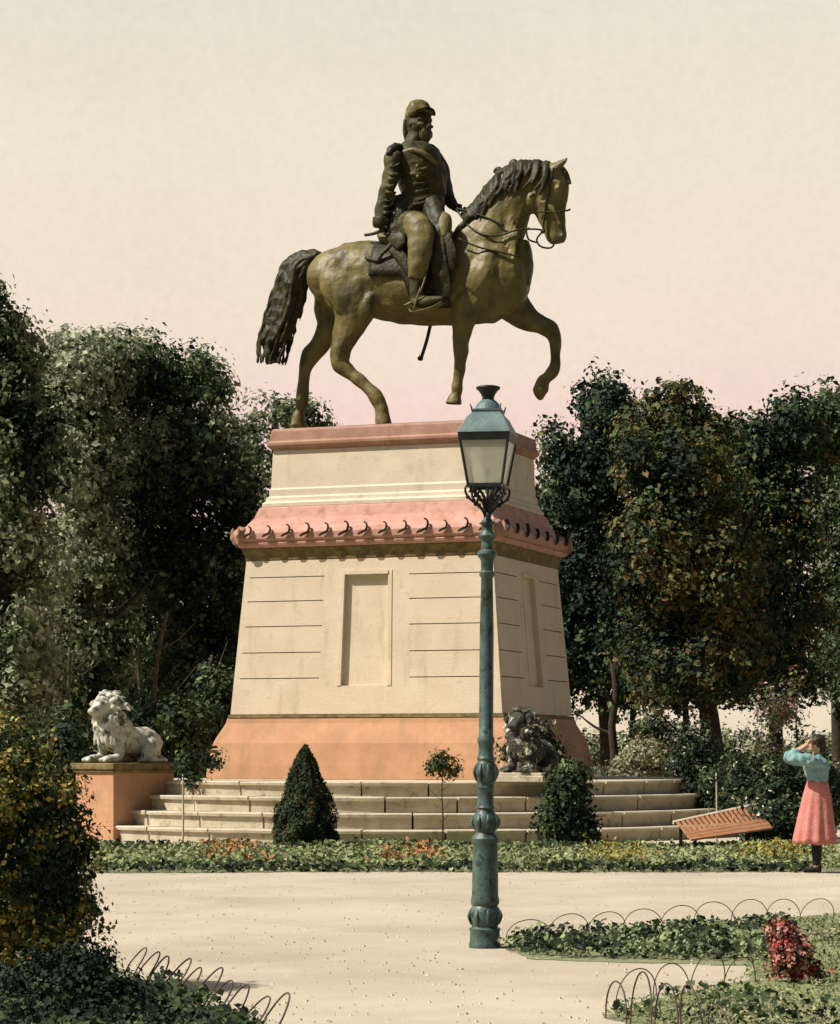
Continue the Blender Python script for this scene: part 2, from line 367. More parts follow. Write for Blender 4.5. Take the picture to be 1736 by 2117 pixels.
# ================================================================ pedestal
ped = empty('stone_pedestal', MON, TH); tag(ped, 'tall tapering cream stone pedestal with pink cornice and orange base, under the bronze rider', 'pedestal')
def rect_loft(levels, name, m, bevel=.012, parent=ped):
    rs = [[(-x, -y, z), (x, -y, z), (x, y, z), (-x, y, z)] for x, y, z in levels]
    return G().rings(rs).build(name, m, parent, bevel=bevel)
rect_loft([(3.10, 2.58, 1.03), (3.07, 2.55, 1.30), (2.99, 2.47, 1.72), (2.93, 2.41, 1.86), (2.80, 2.30, 2.10), (2.78, 2.28, 2.20)], 'base_course', M['orange'], .02)
SH = [(2.725, 2.26, 2.23), (2.475, 2.06, 5.22)]
def hx(z): u = (z - SH[0][2]) / (SH[1][2] - SH[0][2]); return SH[0][0] + (SH[1][0] - SH[0][0]) * u, SH[0][1] + (SH[1][1] - SH[0][1]) * u
rc = .085
rect_loft([(SH[0][0] - rc, SH[0][1] - rc, 2.195), (SH[1][0] - rc, SH[1][1] - rc, 5.22)], 'shaft_core', M['cream'], 0)
sg = G()
def fpt(face, u, z, d):
    X, Y = hx(z)
    p = (u * (X - .0), -(Y - d)) if face in (0, 2) else (u * Y, -(X - d))
    q = Matrix.Rotation(face * math.pi / 2, 3, 'Z') @ Vector((p[0], p[1], z))
    return q
def slab(face, u0, u1, z0, z1, depth=.10, proud=0.0, ub0=None, ub1=None):
    ub0 = u0 if ub0 is None else ub0; ub1 = u1 if ub1 is None else ub1
    def e(u, z, d):      # corner strips must stay inside the neighbouring face
        return fpt(face, u, z, d)
    sg.hexa([e(ub0, z0, -proud), e(ub1, z0, -proud), e(ub1, z0, depth), e(ub0, z0, depth), e(u0, z1, -proud), e(u1, z1, -proud), e(u1, z1, depth), e(u0, z1, depth)])
zg = [2.27, 2.50, 2.95, 3.44, 3.94, 4.42, 4.88, 5.20]
for fc in range(4):
    ed = .999
    for sgn in (-1, 1):
        for i in range(len(zg) - 1):
            z0 = zg[i] + (  .009 if i else 0); z1 = zg[i + 1] - (.009 if i < len(zg) - 2 else 0)
            if i in (0,): z1 = zg[1]
            if i == 1: z0 = zg[1]
            a, b_ = sorted((sgn * .34, sgn * .955)); slab(fc, a, b_, z0, z1)
        # corner strip and jamb strips
        a, b_ = sorted((sgn * .955, sgn * ed)); 
        if fc in (0, 2): slab(fc, a, b_, 2.27, 5.20, proud=.0)
        else: slab(fc, sgn * .955 if sgn < 0 else .955, sgn * .955 - .0 if False else (sgn * .957), 2.27, 5.20)
        a, b_ = sorted((sgn * .205, sgn * .34)); slab(fc, a, b_, 2.27, 5.20)
        a, b_ = sorted((sgn * .175, sgn * .205)); slab(fc, a, b_, 2.80, 4.97, proud=.012)
    slab(fc, -.205, .205, 2.27, 2.80); slab(fc, -.205, .205, 4.97, 5.20)
    slab(fc, -.175, .175, 4.90, 4.968, proud=.03, depth=.08)
for sx in (-1, 1):
    for sy in (-1, 1):
        rs = []
        for z in (2.27, 5.20):
            X, Y = hx(z); rs.append([(sx * (X - .0), sy * (Y - .0), z), (sx * (X - .22), sy * Y, z), (sx * (X - .22), sy * (Y - .1), z), (sx * (X - .1), sy * (Y - .1), z), (sx * (X - .1), sy * (Y - .22), z), (sx * X, sy * (Y - .22), z)])
        pass
sg2 = sg
sh = sg2.build('shaft', M['cream'], ped)
# side-face corner strips (separate, set just inside the front strips)
for fc in (1, 3):
    for sgn in (-1, 1):
        cg = G()
        pts = []
        for z in (2.27, 5.20):
            X, Y = hx(z); y0, y1 = sorted((sgn * .955 * Y, sgn * (Y - .101))); xs = (-X, -X + .10)
            sx = -1 if fc == 3 else 1
            P = [(sx * X, y0, z), (sx * X, y1, z), (sx * (X - .1), y1, z), (sx * (X - .1), y0, z)]
            pts += P
        cg.hexa(pts); cg.build('corner_strip', M['cream'], ped)
rect_loft([(2.76, 2.29, 2.203), (2.75, 2.28, 2.262)], 'string_course', M['frieze'], 0)
# frieze under the cornice, cornice, sloping weathering
rect_loft([(2.49, 2.07, 5.203), (2.50, 2.08, 5.30), (2.56, 2.14, 5.44)], 'frieze', M['frieze'])
rect_loft([(2.56, 2.14, 5.443), (2.60, 2.18, 5.47), (2.63, 2.20, 5.53), (2.59, 2.17, 5.55), (2.66, 2.22, 5.60), (2.66, 2.22, 5.72), (2.60, 2.16, 5.80), (2.50, 2.05, 5.86), (2.38, 1.92, 6.03), (2.31, 1.84, 6.22), (2.29, 1.82, 6.245)], 'cornice', M['pink'], .01)
rect_loft([(2.27, 1.78, 6.248), (2.27, 1.78, 6.33), (2.22, 1.73, 6.36), (2.21, 1.72, 6.44), (2.17, 1.67, 6.46), (2.17, 1.67, 6.60), (2.145, 1.64, 6.62), (2.12, 1.60, 7.36)], 'upper_block', M['creamtop'])
rect_loft([(2.14, 1.62, 7.363), (2.16, 1.64, 7.40), (2.21, 1.69, 7.44), (2.21, 1.69, 7.50), (2.17, 1.65, 7.53), (2.15, 1.63, 7.72), (2.12, 1.60, 7.77)], 'capstone', M['pinkcap'], .012)
# bronze leaf hooks along the cornice
def hook_geo():
    g_ = G(); pts = []
    for i in range(9):
        a = -1.9 + i * .52; r = .075 - .004 * i
        pts.append((.03 + r * math.cos(a) * .8, 0, .06 + r * math.sin(a) + .01 * i, .022 - .001 * i, .03))
    g_.loft(pts, 7, 2)
    g_.loft([(-.10, 0, -.07, .012, .02), (-.04, -.01, -.03, .03, .03), (.03, 0, .0, .022, .03)], 7, 2)
    return g_
hk = hook_geo().build('leaf_hook', M['bronze_dark'], ped, smooth=True)
def place_hook(x, y, rz, first=False):
    o = hk if first else hk.copy()
    if not first: col.objects.link(o)
    o.parent = ped; o.location = (x, y, 5.70); o.rotation_euler = (R(-8), 0, rz); q_ = random.Random(int(x * 91 + y * 37)).uniform(.75, 1.1); o.scale = (q_, 1.2, q_)
first = True
for k in range(13):
    place_hook(-2.36 + 4.72 * k / 12, -2.26, 0, first); first = False
for k in range(7): place_hook(2.70, -1.9 + 3.8 * k / 6, math.pi / 2)
# corner acroteria
for sx in (-1, 1):
    for sy in (-1, 1):
        g_ = G(); g_.ball((0, 0, 0), (.20, .20, .24), 14, 8)
        for k in range(5):
            a = k * 1.2; g_.loft([(.16 * math.cos(a), .16 * math.sin(a), -.2, .05, .03), (.24 * math.cos(a), .24 * math.sin(a), .02, .06, .04), (.20 * math.cos(a), .2 * math.sin(a), .22, .02, .02)], 8, 3)
        o = g_.remesh('corner_ornament', M['pinkcap'], ped, .025, 3, bump=.03, bs=9); o.location = (sx * 2.55, sy * 2.13, 5.67); o.scale = (.75, .75, .8)

# ================================================================ equestrian statue
STAT = empty('equestrian_statue', (MON.x, MON.y, 7.77), TH)
tag(STAT, 'bronze statue of a capped soldier riding a prancing horse, on top of the pedestal', 'statue')
ct, stn = math.cos(-TH), math.sin(-TH); S = .4269 / F * 49.0
def P(rx, ry, off=0.0):
    dx = 494 + .4269 * rx; dy = 176.4 + .4269 * ry; k = (dx - CX) / F
    t_ = (k * (MON.y + off * ct) - MON.x - off * stn) / (ct + k * stn)
    Y = MON.y - t_ * stn + off * ct
    return (t_, off, EYE - (dy - HY) / F * Y - 7.77)
def L(rx, ry, off, a, b=None):     # a in picture pixels, b in metres
    return (*P(rx, ry, off), a * S, a * S * .9 if b is None else b)
h = G()
h.loft([L(352, 935, 0, 45, .25), L(375, 935, 0, 90, .42), L(425, 935, 0, 135, .56), L(520, 940, 0, 178, .63), L(620, 930, 0, 178, .62), L(720, 950, 0, 188, .63), L(850, 965, 0, 195, .66), L(1000, 962, 0, 197, .64), L(1120, 945, 0, 210, .60), L(1220, 930, 0, 218, .56), L(1310, 925, 0, 185, .50), L(1365, 915, 0, 120, .40), L(1392, 910, 0, 55, .25)], 22, 4)
h.loft([L(1150, 880, 0, 190, .45), L(1200, 770, 0, 180, .40), L(1255, 675, 0, 148, .32), L(1312, 550, 0, 118, .25), L(1375, 475, 0, 100, .21), L(1450, 440, 0, 78, .19)], 18, 4)
h.loft([L(1490, 385, 0, 40, .12), L(1496, 420, 0, 92, .20), L(1500, 500, 0, 98, .22), L(1500, 570, 0, 88, .215), L(1512, 630, 0, 72, .17), L(1526, 690, 0, 54, .13), L(1538, 735, 0, 48, .135), L(1540, 765, 0, 32, .10)], 18, 4)
h.ball(P(1425, 560, 0), (.19, .215, .24))                                # jowl
for o_ in (-.19, .19): h.ball(P(1545, 495, o_), (.06, .035, .04)); h.ball(P(1563, 725, o_ * .55), (.04, .03, .04))
# legs
fn, ff, hn, hf = -.34, .34, -.38, .38
h.loft([L(1270, 960, ff, 120, .24), L(1330, 1070, ff, 84, .22), L(1395, 1128, ff, 60, .19), L(1460, 1160, ff, 45), L(1508, 1188, ff, 42), L(1528, 1235, ff, 32), L(1530, 1300, ff, 26), L(1527, 1350, ff, 27), L(1515, 1388, ff, 33), L(1490, 1415, ff, 25), L(1470, 1435, ff, 32), L(1458, 1475, ff, 40), L(1458, 1512, ff, 18), L(1458, 1525, ff, 6)], 14, 4)
h.loft([L(1130, 980, fn, 120, .24), L(1092, 1090, fn, 74, .22), L(1078, 1180, fn, 52), L(1073, 1250, fn, 40), L(1073, 1290, fn, 38), L(1068, 1345, fn, 27), L(1060, 1420, fn, 24), L(1055, 1465, fn, 30), L(1048, 1495, fn, 24), L(1040, 1515, fn, 33), L(1036, 1545, fn, 42)], 14, 4)
h.loft([L(540, 960, hn, 160, .28), L(560, 1060, hn, 125, .27), L(550, 1130, hn, 92, .24), L(522, 1200, hn, 70, .2), L(500, 1270, hn, 54), L(488, 1325, hn, 48), L(500, 1362, hn, 42), L(555, 1402, hn, 34), L(615, 1455, hn, 30), L(660, 1500, hn, 36), L(684, 1548, hn, 29), L(697, 1590, hn, 36), L(702, 1652, hn, 43)], 14, 4)
h.loft([L(470, 980, hf, 130, .27), L(448, 1080, hf, 90, .25), L(435, 1170, hf, 62, .2), L(395, 1250, hf, 52), L(345, 1312, hf, 47), L(322, 1370, hf, 36), L(312, 1460, hf, 29), L(305, 1540, hf, 32), L(296, 1580, hf, 26), L(290, 1610, hf, 34), L(286, 1655, hf, 42)], 14, 4)
# ears
for o_ in (-.13, .13): h.loft([L(1520, 410, o_, 24, .07), L(1550, 385, o_, 20, .05), L(1575, 365, o_ * 1.05, 12, .03), L(1590, 346, o_ * 1.1, 4, .012)], 10, 3)
for s_ in (-1, 1):
    h.loft([L(1215, 800, s_ * .40, 50, .10), L(1175, 900, s_ * .52, 75, .13), L(1120, 990, s_ * .50, 60, .12)], 12, 4)        # shoulder
    h.loft([L(1180, 960, s_ * .46, 60, .13), L(1120, 1060, s_ * .40, 55, .12), L(1100, 1130, s_ * .36, 25, .1)], 12, 4)
    h.loft([L(470, 850, s_ * .50, 40, .10), L(470, 950, s_ * .58, 90, .12), L(540, 1040, s_ * .58, 90, .12), L(600, 1100, s_ * .50, 45, .10)], 12, 4)   # haunch
    h.loft([L(640, 1010, s_ * .55, 20, .06), L(610, 1080, s_ * .56, 45, .09), L(575, 1140, s_ * .46, 35, .07)], 10, 4)       # stifle
    for k in range(4): h.loft([L(1285 + 14 * k, 760 + 28 * k, s_ * (.30 + .02 * k), 8, .03), L(1310 + 12 * k, 640 + 20 * k, s_ * .25, 9, .03)], 7, 2)
    h.loft([L(1460, 560, s_ * .21, 10, .03), L(1520, 600, s_ * .20, 9, .025), L(1560, 680, s_ * .14, 7, .02)], 7, 3)
    h.loft([L(1498, 470, s_ * .20, 9, .03), L(1530, 460, s_ * .20, 9, .03), L(1556, 478, s_ * .18, 8, .03)], 7, 3)
h.loft([L(1365, 760, 0, 40, .18), L(1385, 860, 0, 40, .20), L(1375, 960, 0, 38, .16)], 12, 3)
horse = h.remesh('horse', M['bronze'], STAT, .026, 4, .5, bump=.025, bs=4)
# tail
g_ = G(); rd = random.Random(5)
g_.loft([L(400, 830, 0, 28, .1), L(330, 835, 0, 42, .14), L(270, 880, 0, 66, .18), L(245, 960, 0, 76, .2), L(225, 1050, 0, 72, .2), L(195, 1150, 0, 66, .18), L(165, 1240, 0, 56, .14), L(152, 1300, 0, 36, .08), L(150, 1335, 0, 14, .04)], 16, 4)
for k in range(60):
    u = rd.uniform(-1.1, 1.1); o_ = rd.choice((-1, -1, 1)) * rd.uniform(.15, .24) * math.sqrt(max(.1, 1 - u * u)); r_ = rd.uniform(8, 17); e = rd.uniform(.85, 1.1)
    cpts = [(370, 825, 10), (300, 860, 30), (262, 930, 58), (235, 1040, 66), (200, 1150, 64), (168, 1240, 70), (148, 1345, 64)]
    pts = []
    for i, (x, y, wd) in enumerate(cpts):
        if i / 6 > e: break
        wv = 13 * math.sin(i * 1.5 + k)
        pts.append(L(x + u * wd + wv, y + u * (wd * .15) + rd.uniform(-6, 6), o_ * (.5 + .5 * min(1, i / 2)), r_ * (1 - .6 * i / 6), None))
    g_.loft(pts, 7, 3)
g_.loft([L(300, 1050, .05, 8), L(305, 1090, .05, 7), L(296, 1145, .05, 4)], 7, 3)
g_.remesh('tail', M['bronze_dark'], horse, .017, 1, .4, bump=.03, bs=7)
# mane
g_ = G(); crest = [(1085, 620), (1130, 572), (1180, 512), (1225, 452), (1270, 408), (1320, 375), (1380, 362), (1440, 362), (1500, 372)]
for k in range(70):
    u = rd.random() * 7.99; i = int(u); f_ = u - i; x = crest[i][0] * (1 - f_) + crest[i + 1][0] * f_; y = crest[i][1] * (1 - f_) + crest[i + 1][1] * f_
    ln = rd.uniform(70, 190) * (.55 if u < 2 else 1); sd_ = -1 if k % 5 else 1
    dx_ = rd.uniform(-.2, .55); n1 = rd.uniform(9, 17)
    g_.loft([L(x, y + 4, 0, n1), L(x + dx_ * ln * .15, y + ln * .22, sd_ * .17, n1), L(x - ln * .18 + 15, y + ln * .62, sd_ * .26, n1 * .8), L(x - ln * .35 + rd.uniform(-10, 30), y + ln, sd_ * .30, n1 * .3)], 7, 3)
for (x, y) in ((1095, 615), (1200, 490), (1255, 405), (1330, 368)):
    g_.loft([L(x + 20, y + 20, 0, 16), L(x, y, 0, 15), L(x - 18, y + 6, 0, 9), L(x - 24, y + 20, 0, 4)], 8, 3)
for k in range(7): g_.loft([L(1530, 390, rd.uniform(-.08, .08), 12), L(1580, 420, rd.uniform(-.12, .1), 12), L(1600 + rd.uniform(-8, 6), 480, rd.uniform(-.12, .1), 4)], 7, 3)
g_.remesh('mane', M['bronze_dark'], horse, .022, 2, .4)
# saddle cloth, saddle and holsters
g_ = G(); rs = []
for k in range(15):
    x = 690 + (1065 - 690) * k / 14; ring = []
    cz = P(x, 962, 0)[2]; X0 = P(x, 962, 0)[0]; hh = .84 if x < 1000 else .86; 
    lo = (.05 if x < 860 else -.35 - .3 * min(1, (x - 860) / 120))
    outer = []; inner = []
    for j in range(21):
        u = -1 + 2 * j / 20; ang = u * (math.pi / 2 - math.asin(max(-.95, lo)))
        outer.append((X0, .70 * math.sin(ang), cz + hh * math.cos(ang))); inner.append((X0, .64 * math.sin(ang), cz + (hh - .05) * math.cos(ang)))
    rs.append(outer + inner[::-1])
g_.rings(rs).build('saddle_cloth', M['bronze_dark'], horse, smooth=True)
g_ = G()
g_.loft([L(700, 715, 0, 22, .30), L(730, 755, 0, 40, .42), L(800, 770, 0, 42, .5), L(900, 765, 0, 42, .5), L(975, 735, 0, 45, .40), L(1010, 690, 0, 26, .2)], 14, 4)
for sd_ in (-1, 1):
    g_.loft([L(960, 640, sd_ * .40, 30), L(985, 655, sd_ * .52, 46, .14), L(990, 700, sd_ * .60, 40, .14), L(1000, 740, sd_ * .66, 22, .1)], 12, 4)
g_.remesh('saddle', M['bronze_legging'], horse, .025, 3, .5)
# flap of the holster cover, hanging in front of the rider's boot
g_ = G(); g_.loft([L(985, 725, -.70, 40, .03), L(1005, 800, -.74, 50, .03), L(1020, 860, -.74, 44, .03), L(1045, 880, -.72, 10, .02)], 10, 3)
g_.build('holster_flap', M['bronze_dark'], horse, smooth=True)
# bridle and reins
g_ = G()
for pth in ([(1050, 600, -.1), (1110, 680, -.30), (1180, 722, -.40), (1260, 725, -.38), (1340, 700, -.36), (1420, 695, -.24), (1470, 700, -.16)],
            [(1055, 595, -.1), (1110, 610, -.25), (1200, 640, -.33), (1280, 680, -.35)],
            [(1060, 740, -.60), (1150, 780, -.58), (1250, 805, -.50), (1360, 830, -.38)],
            [(1470, 705, -.17), (1440, 745, -.1), (1460, 780, 0), (1510, 785, -.05), (1530, 750, -.14)],
            [(1520, 400, -.20), (1500, 500, -.24), (1480, 600, -.21), (1470, 705, -.16)],
            [(1600, 600, 0), (1580, 606, -.13), (1510, 612, -.19), (1440, 610, -.2)],
            [(1405, 690, -.2), (1390, 700, -.22), (1400, 745, -.2), (1440, 760, -.1)]):
    g_.loft([(*P(*q), .018, .022) for q in pth], 7, 4)
g_.ball(P(1470, 705, -.175), (.05, .03, .05))
g_.build('bridle', M['bronze_dark'], horse, smooth=True)
# strap and belt gear behind the saddle
g_ = G()
g_.loft([L(612, 724, -.35, 7, .03), L(650, 718, -.42, 8, .03), L(700, 700, -.52, 10, .03), L(745, 690, -.5, 9, .03)], 8, 3)
g_.loft([L(612, 830, -.62, 6, .02), L(640, 842, -.64, 13, .03), L(675, 848, -.66, 13, .03), L(690, 820, -.67, 10, .03), L(725, 785, -.66, 12, .03), L(760, 740, -.62, 14, .03)], 8, 3)
g_.loft([L(750, 780, -.66, 34, .03), L(800, 850, -.72, 30, .03), L(830, 920, -.74, 16, .03)], 8, 3)
g_.build('saddle_strap', M['bronze_dark'], horse, smooth=True)
g_ = G(); g_.loft([L(965, 1000, .72, 9, .03), L(922, 1170, .72, 9, .03), L(905, 1240, .72, 9, .03), L(878, 1325, .72, 9, .03)], 8, 3); g_.ball(P(878, 1322, .72), (.05, .04, .05))
g_.build('sabre', M['bronze_dark'], horse, smooth=True)
# rider
g_ = G()
g_.loft([L(865, 740, 0, 95, .50), L(865, 690, 0, 108, .55), L(870, 620, 0, 108, .50), L(888, 540, 0, 104, .42), L(888, 470, 0, 118, .46), L(876, 400, 0, 118, .50), L(862, 340, 0, 104, .52), L(852, 300, 0, 74, .44), L(853, 278, 0, 45, .22), L(862, 240, 0, 40, .17), L(872, 200, 0, 42, .17)], 20, 4)
g_.loft([L(758, 318, -.42, 26), L(750, 345, -.50, 46), L(738, 430, -.56, 42), L(722, 500, -.58, 37), L(702, 580, -.60, 36), L(690, 640, -.62, 36), L(692, 672, -.62, 30)], 14, 4)
g_.loft([L(930, 335, .40, 40), L(968, 400, .54, 46), L(990, 480, .58, 40), L(1005, 530, .45, 36), L(1030, 572, .25, 26), L(1045, 590, .12, 22)], 14, 4)
# right leg (near): thigh, knee and boot; left leg mirrored
for sd_ in (-1, 1):
    g_.loft([L(800, 690, sd_ * .35, 80, .28), L(840, 680, sd_ * .60, 72, .24), L(872, 690, sd_ * .76, 64, .17), L(880, 760, sd_ * .84, 58, .16), L(872, 840, sd_ * .86, 50, .16), L(866, 920, sd_ * .84, 40, .14), L(862, 990, sd_ * .82, 32, .12), L(868, 1040, sd_ * .82, 34, .12)], 16, 4)
    g_.loft([L(845, 1052, sd_ * .82, 26, .12), L(885, 1050, sd_ * .84, 28, .13), L(930, 1044, sd_ * .86, 23, .13), L(975, 1036, sd_ * .88, 14, .09), L(990, 1033, sd_ * .88, 6, .05)], 12, 4)
# head with face, turned a little towards the viewer
hc = Vector(P(872, 188, 0)); fr = Matrix.Rotation(R(-30), 3, 'Z')
def hp(x, y, z): q = hc + fr @ Vector((x, y, z)); return (q.x, q.y, q.z)
HL = fr @ Vector((0, 1, 0))
g_.ball(hc, (.25, .21, .31))
g_.loft([(*hp(.14, 0, .14), .06, .13), (*hp(.22, 0, .06), .05, .14), (*hp(.19, 0, .0), .05, .12), (*hp(.20, 0, -.10), .06, .12), (*hp(.17, 0, -.22), .07, .09), (*hp(.12, 0, -.30), .05, .06)], 14, 3, HL)
g_.loft([(*hp(.24, 0, .04), .015, .02), (*hp(.30, 0, -.05), .025, .03), (*hp(.315, 0, -.085), .03, .045), (*hp(.25, 0, -.10), .02, .03)], 9, 3, HL)      # nose
for s_ in (-1, 1):
    g_.loft([(*hp(.25, s_ * .02, .055), .022, .02), (*hp(.24, s_ * .10, .065), .024, .02), (*hp(.17, s_ * .17, .05), .02, .02)], 8, 3)      # brow
    g_.ball(hp(.225, s_ * .075, .015), (.025, .03, .02)); g_.ball(hp(.19, s_ * .12, -.06), (.06, .05, .045))                         # eyes and cheeks
    g_.loft([(*hp(.27, s_ * .01, -.115), .018, .02), (*hp(.25, s_ * .07, -.135), .022, .02), (*hp(.20, s_ * .13, -.17), .012, .012)], 8, 3)   # moustache
    g_.ball(hp(-.0, s_ * .215, -.01), (.04, .03, .07)); 
for k in range(11):
    y_ = -.13 + .026 * k; e = 1 - (y_ / .15) ** 2
    g_.loft([(*hp(.20 + .04 * e, y_, -.17), .026, .026), (*hp(.20 + .06 * e, y_ * .9, -.27), .03, .03), (*hp(.15 + .06 * e, y_ * .6, -.36 - .03 * (k % 2)), .012, .012)], 7, 2)
for k in range(12):
    y_ = -.2 + .036 * k; e = math.sqrt(max(0, 1 - (y_ / .22) ** 2))
    g_.loft([(*hp(-.10 - .12 * e, y_, .10), .035, .035), (*hp(-.13 - .14 * e, y_, -.08), .04, .04), (*hp(-.12 - .13 * e, y_ * .9, -.24), .035, .035), (*hp(-.15 - .12 * e, y_ * .8, -.33 - .02 * (k % 3)), .012, .012)], 7, 2)
# folds in the coat and sleeves
rd = random.Random(3)
for k in range(16):
    y0 = 360 + 14 * k; x0 = 790 + rd.uniform(-15, 15); o0 = -.44 - rd.uniform(0, .04)
    g_.loft([L(x0, y0, o0 + .06, 5, .02), L(x0 + 55, y0 + rd.uniform(5, 22), o0 - .02, 9, .03), L(x0 + 110, y0 + rd.uniform(-12, 12), o0 + .04, 5, .02)], 7, 3)
for k in range(9):
    y0 = 380 + 32 * k; g_.loft([L(748 - (y0 - 380) * .17 - 34, y0, -.60, 5, .03), L(748 - (y0 - 380) * .17 + 5, y0 + rd.uniform(8, 20), -.73, 8, .03), L(748 - (y0 - 380) * .17 + 36, y0 + rd.uniform(-8, 14), -.60, 5, .03)], 7, 3)
rider = g_.remesh('rider', M['bronze_coat'], STAT, .016, 3, .5, bump=.03, bs=5)
# leggings and boots of a paler bronze: a shell over the near and far leg
for sd_ in (-1, 1):
    g_ = G(); g_.loft([L(838, 672, sd_ * .62, 66, .22), L(872, 690, sd_ * .775, 67, .18), L(880, 760, sd_ * .855, 61, .17), L(872, 840, sd_ * .875, 53, .17), L(864, 905, sd_ * .86, 44, .155), L(862, 935, sd_ * .85, 40, .14)], 16, 4)
    g_.remesh('legging', M['bronze_legging'], rider, .025, 3, .5, bump=.03, bs=5)
for sd_ in (-1, 1):
    g_ = G(); g_.loft([L(838, 1090, sd_ * .84, 5, .10), L(850, 1100, sd_ * .86, 6, .13), L(930, 1080, sd_ * .88, 6, .13), L(985, 1050, sd_ * .89, 5, .10)], 8, 3)
    g_.loft([L(845, 1092, sd_ * .97, 5), L(870, 1010, sd_ * .98, 5), L(890, 960, sd_ * .96, 5), L(905, 900, sd_ * .90, 5)], 7, 3)
    g_.loft([L(840, 1050, sd_ * .84, 8), L(815, 1060, sd_ * .84, 6), L(800, 1064, sd_ * .84, 3)], 7, 2)
    g_.build('stirrup', M['bronze_legging'], rider, smooth=True)
# hands: palm, four fingers, thumb
def hand(cx_, cy_, o_, dx_, dy_, name):
    g2 = G(); u = 1
    g2.loft([L(cx_, cy_, o_, 18, .07), L(cx_ + dx_ * 18, cy_ + dy_ * 18, o_, 22, .09), L(cx_ + dx_ * 34, cy_ + dy_ * 34, o_, 19, .09)], 12, 3)
    for k in range(4):
        q = o_ - .075 + .05 * k; l_ = (.9, 1.05, 1, .8)[k]
        ax, ay = cx_ + dx_ * 32, cy_ + dy_ * 32
        g2.loft([L(ax, ay, q, 7, .026), L(ax + dx_ * 18 * l_ + dy_ * 3, ay + dy_ * 18 * l_ - dx_ * 3, q, 7, .025), L(ax + dx_ * 24 * l_ + dy_ * 16, ay + dy_ * 24 * l_ - dx_ * 16, q, 6, .022), L(ax + dx_ * 14 * l_ + dy_ * 24, ay + dy_ * 14 * l_ - dx_ * 24, q, 5, .018)], 8, 3)
    g2.loft([L(cx_ + dx_ * 6, cy_ + dy_ * 6, o_ - .08, 8, .03), L(cx_ + dx_ * 20 + dy_ * 18, cy_ + dy_ * 20 - dx_ * 18, o_ - .11, 7, .026), L(cx_ + dx_ * 32 + dy_ * 22, cy_ + dy_ * 32 - dx_ * 22, o_ - .09, 5, .02)], 8, 3)
    return g2.remesh(name, M['bronze_dark'], rider, .012, 2, .4)
hand(695, 672, -.62, .25, .97, 'hand'); hand(1040, 582, .10, .8, .55, 'hand')
# cuff, epaulettes, cap, belt, sash, buttons
g_ = G()
g_.loft([L(693, 640, -.62, 43, .17), L(692, 668, -.62, 45, .18), L(692, 684, -.62, 40, .16)], 14, 3)
g_.build('cuff', M['bronze_dark'], rider, smooth=True)
for sd_, x, y in ((-1, 755, 318), (1, 925, 320)):
    g_ = G(); g_.loft([L(x + 34 * -sd_ * 0 + (30 if sd_ < 0 else -20), y - 14, sd_ * .34, 14, .10), L(x, y - 12, sd_ * .50, 26, .13), L(x - (20 if sd_ < 0 else -14), y + 6, sd_ * .60, 24, .10), L(x - (26 if sd_ < 0 else -20), y + 26, sd_ * .64, 10, .05)], 12, 3)
    g_.remesh('epaulette', M['bronze_dark'], rider, .02, 2, bump=.02, bs=12)
g_ = G(); cc = Vector(P(874, 146, 0)); tilt = Matrix.Rotation(R(-30), 3, 'Z') @ Matrix.Rotation(R(-27), 3, 'Y')
rs = []
for r_, z_, ox in ((.255, -.05, 0), (.268, .0, 0), (.265, .08, -.01), (.245, .18, -.0), (.20, .245, .01), (.09, .27, .02)):
    rs.append([cc + tilt @ Vector((ox + r_ * math.cos(2 * math.pi * j / 24), r_ * .9 * math.sin(2 * math.pi * j / 24), z_)) for j in range(24)])
g_.rings(rs)
cap = g_.remesh('cap', M['bronze'], rider, .02, 2, bump=.05, bs=6)
g_ = G(); rs = []
for k in range(5):
    rr = .22 + .026 * k; rs.append([cc + tilt @ Vector((rr * math.cos(a), rr * .85 * math.sin(a), -.0 - .012 * k)) for a in [R(-62) + R(124) * j / 12 for j in range(13)]] + [cc + tilt @ Vector((rr * math.cos(a), rr * .85 * math.sin(a), -.03 - .012 * k)) for a in [R(62) - R(124) * j / 12 for j in range(13)]])
g_.rings(rs).build('cap_peak', M['bronze_dark'], cap, smooth=True)
g_ = G()
g_.loft([L(780, 330, -.46, 10, .03), L(850, 310, -.50, 12, .03), L(915, 345, -.44, 13, .03), L(950, 380, -.25, 12, .03)], 8, 3)     # scarf ends / shoulder cord
g_.build('shoulder_cord', M['bronze'], rider, smooth=True)
G().loft([L(800, 640, -.52, 10, .03), L(830, 590, -.50, 12, .03), L(870, 550, -.45, 12, .03)], 8, 3).build('sash', M['bronze'], rider, smooth=True)
for q in ((868, 440, -.49), (866, 390, -.52)): G().ball(P(*q), (.04, .03, .04), 10, 6).build('button', M['bronze'], rider, smooth=True)
g_ = G(); rs = []
for k, (rr, z_) in enumerate(((110, 548), (112, 560), (112, 578), (109, 588))):
    c_ = P(884, z_, 0); rs.append([(c_[0] + rr * 1.0 * S * math.cos(2 * math.pi * j / 28), .46 * math.sin(2 * math.pi * j / 28), c_[2]) for j in range(28)])
g_.rings(rs).build('belt', M['bronze'], rider, smooth=True)
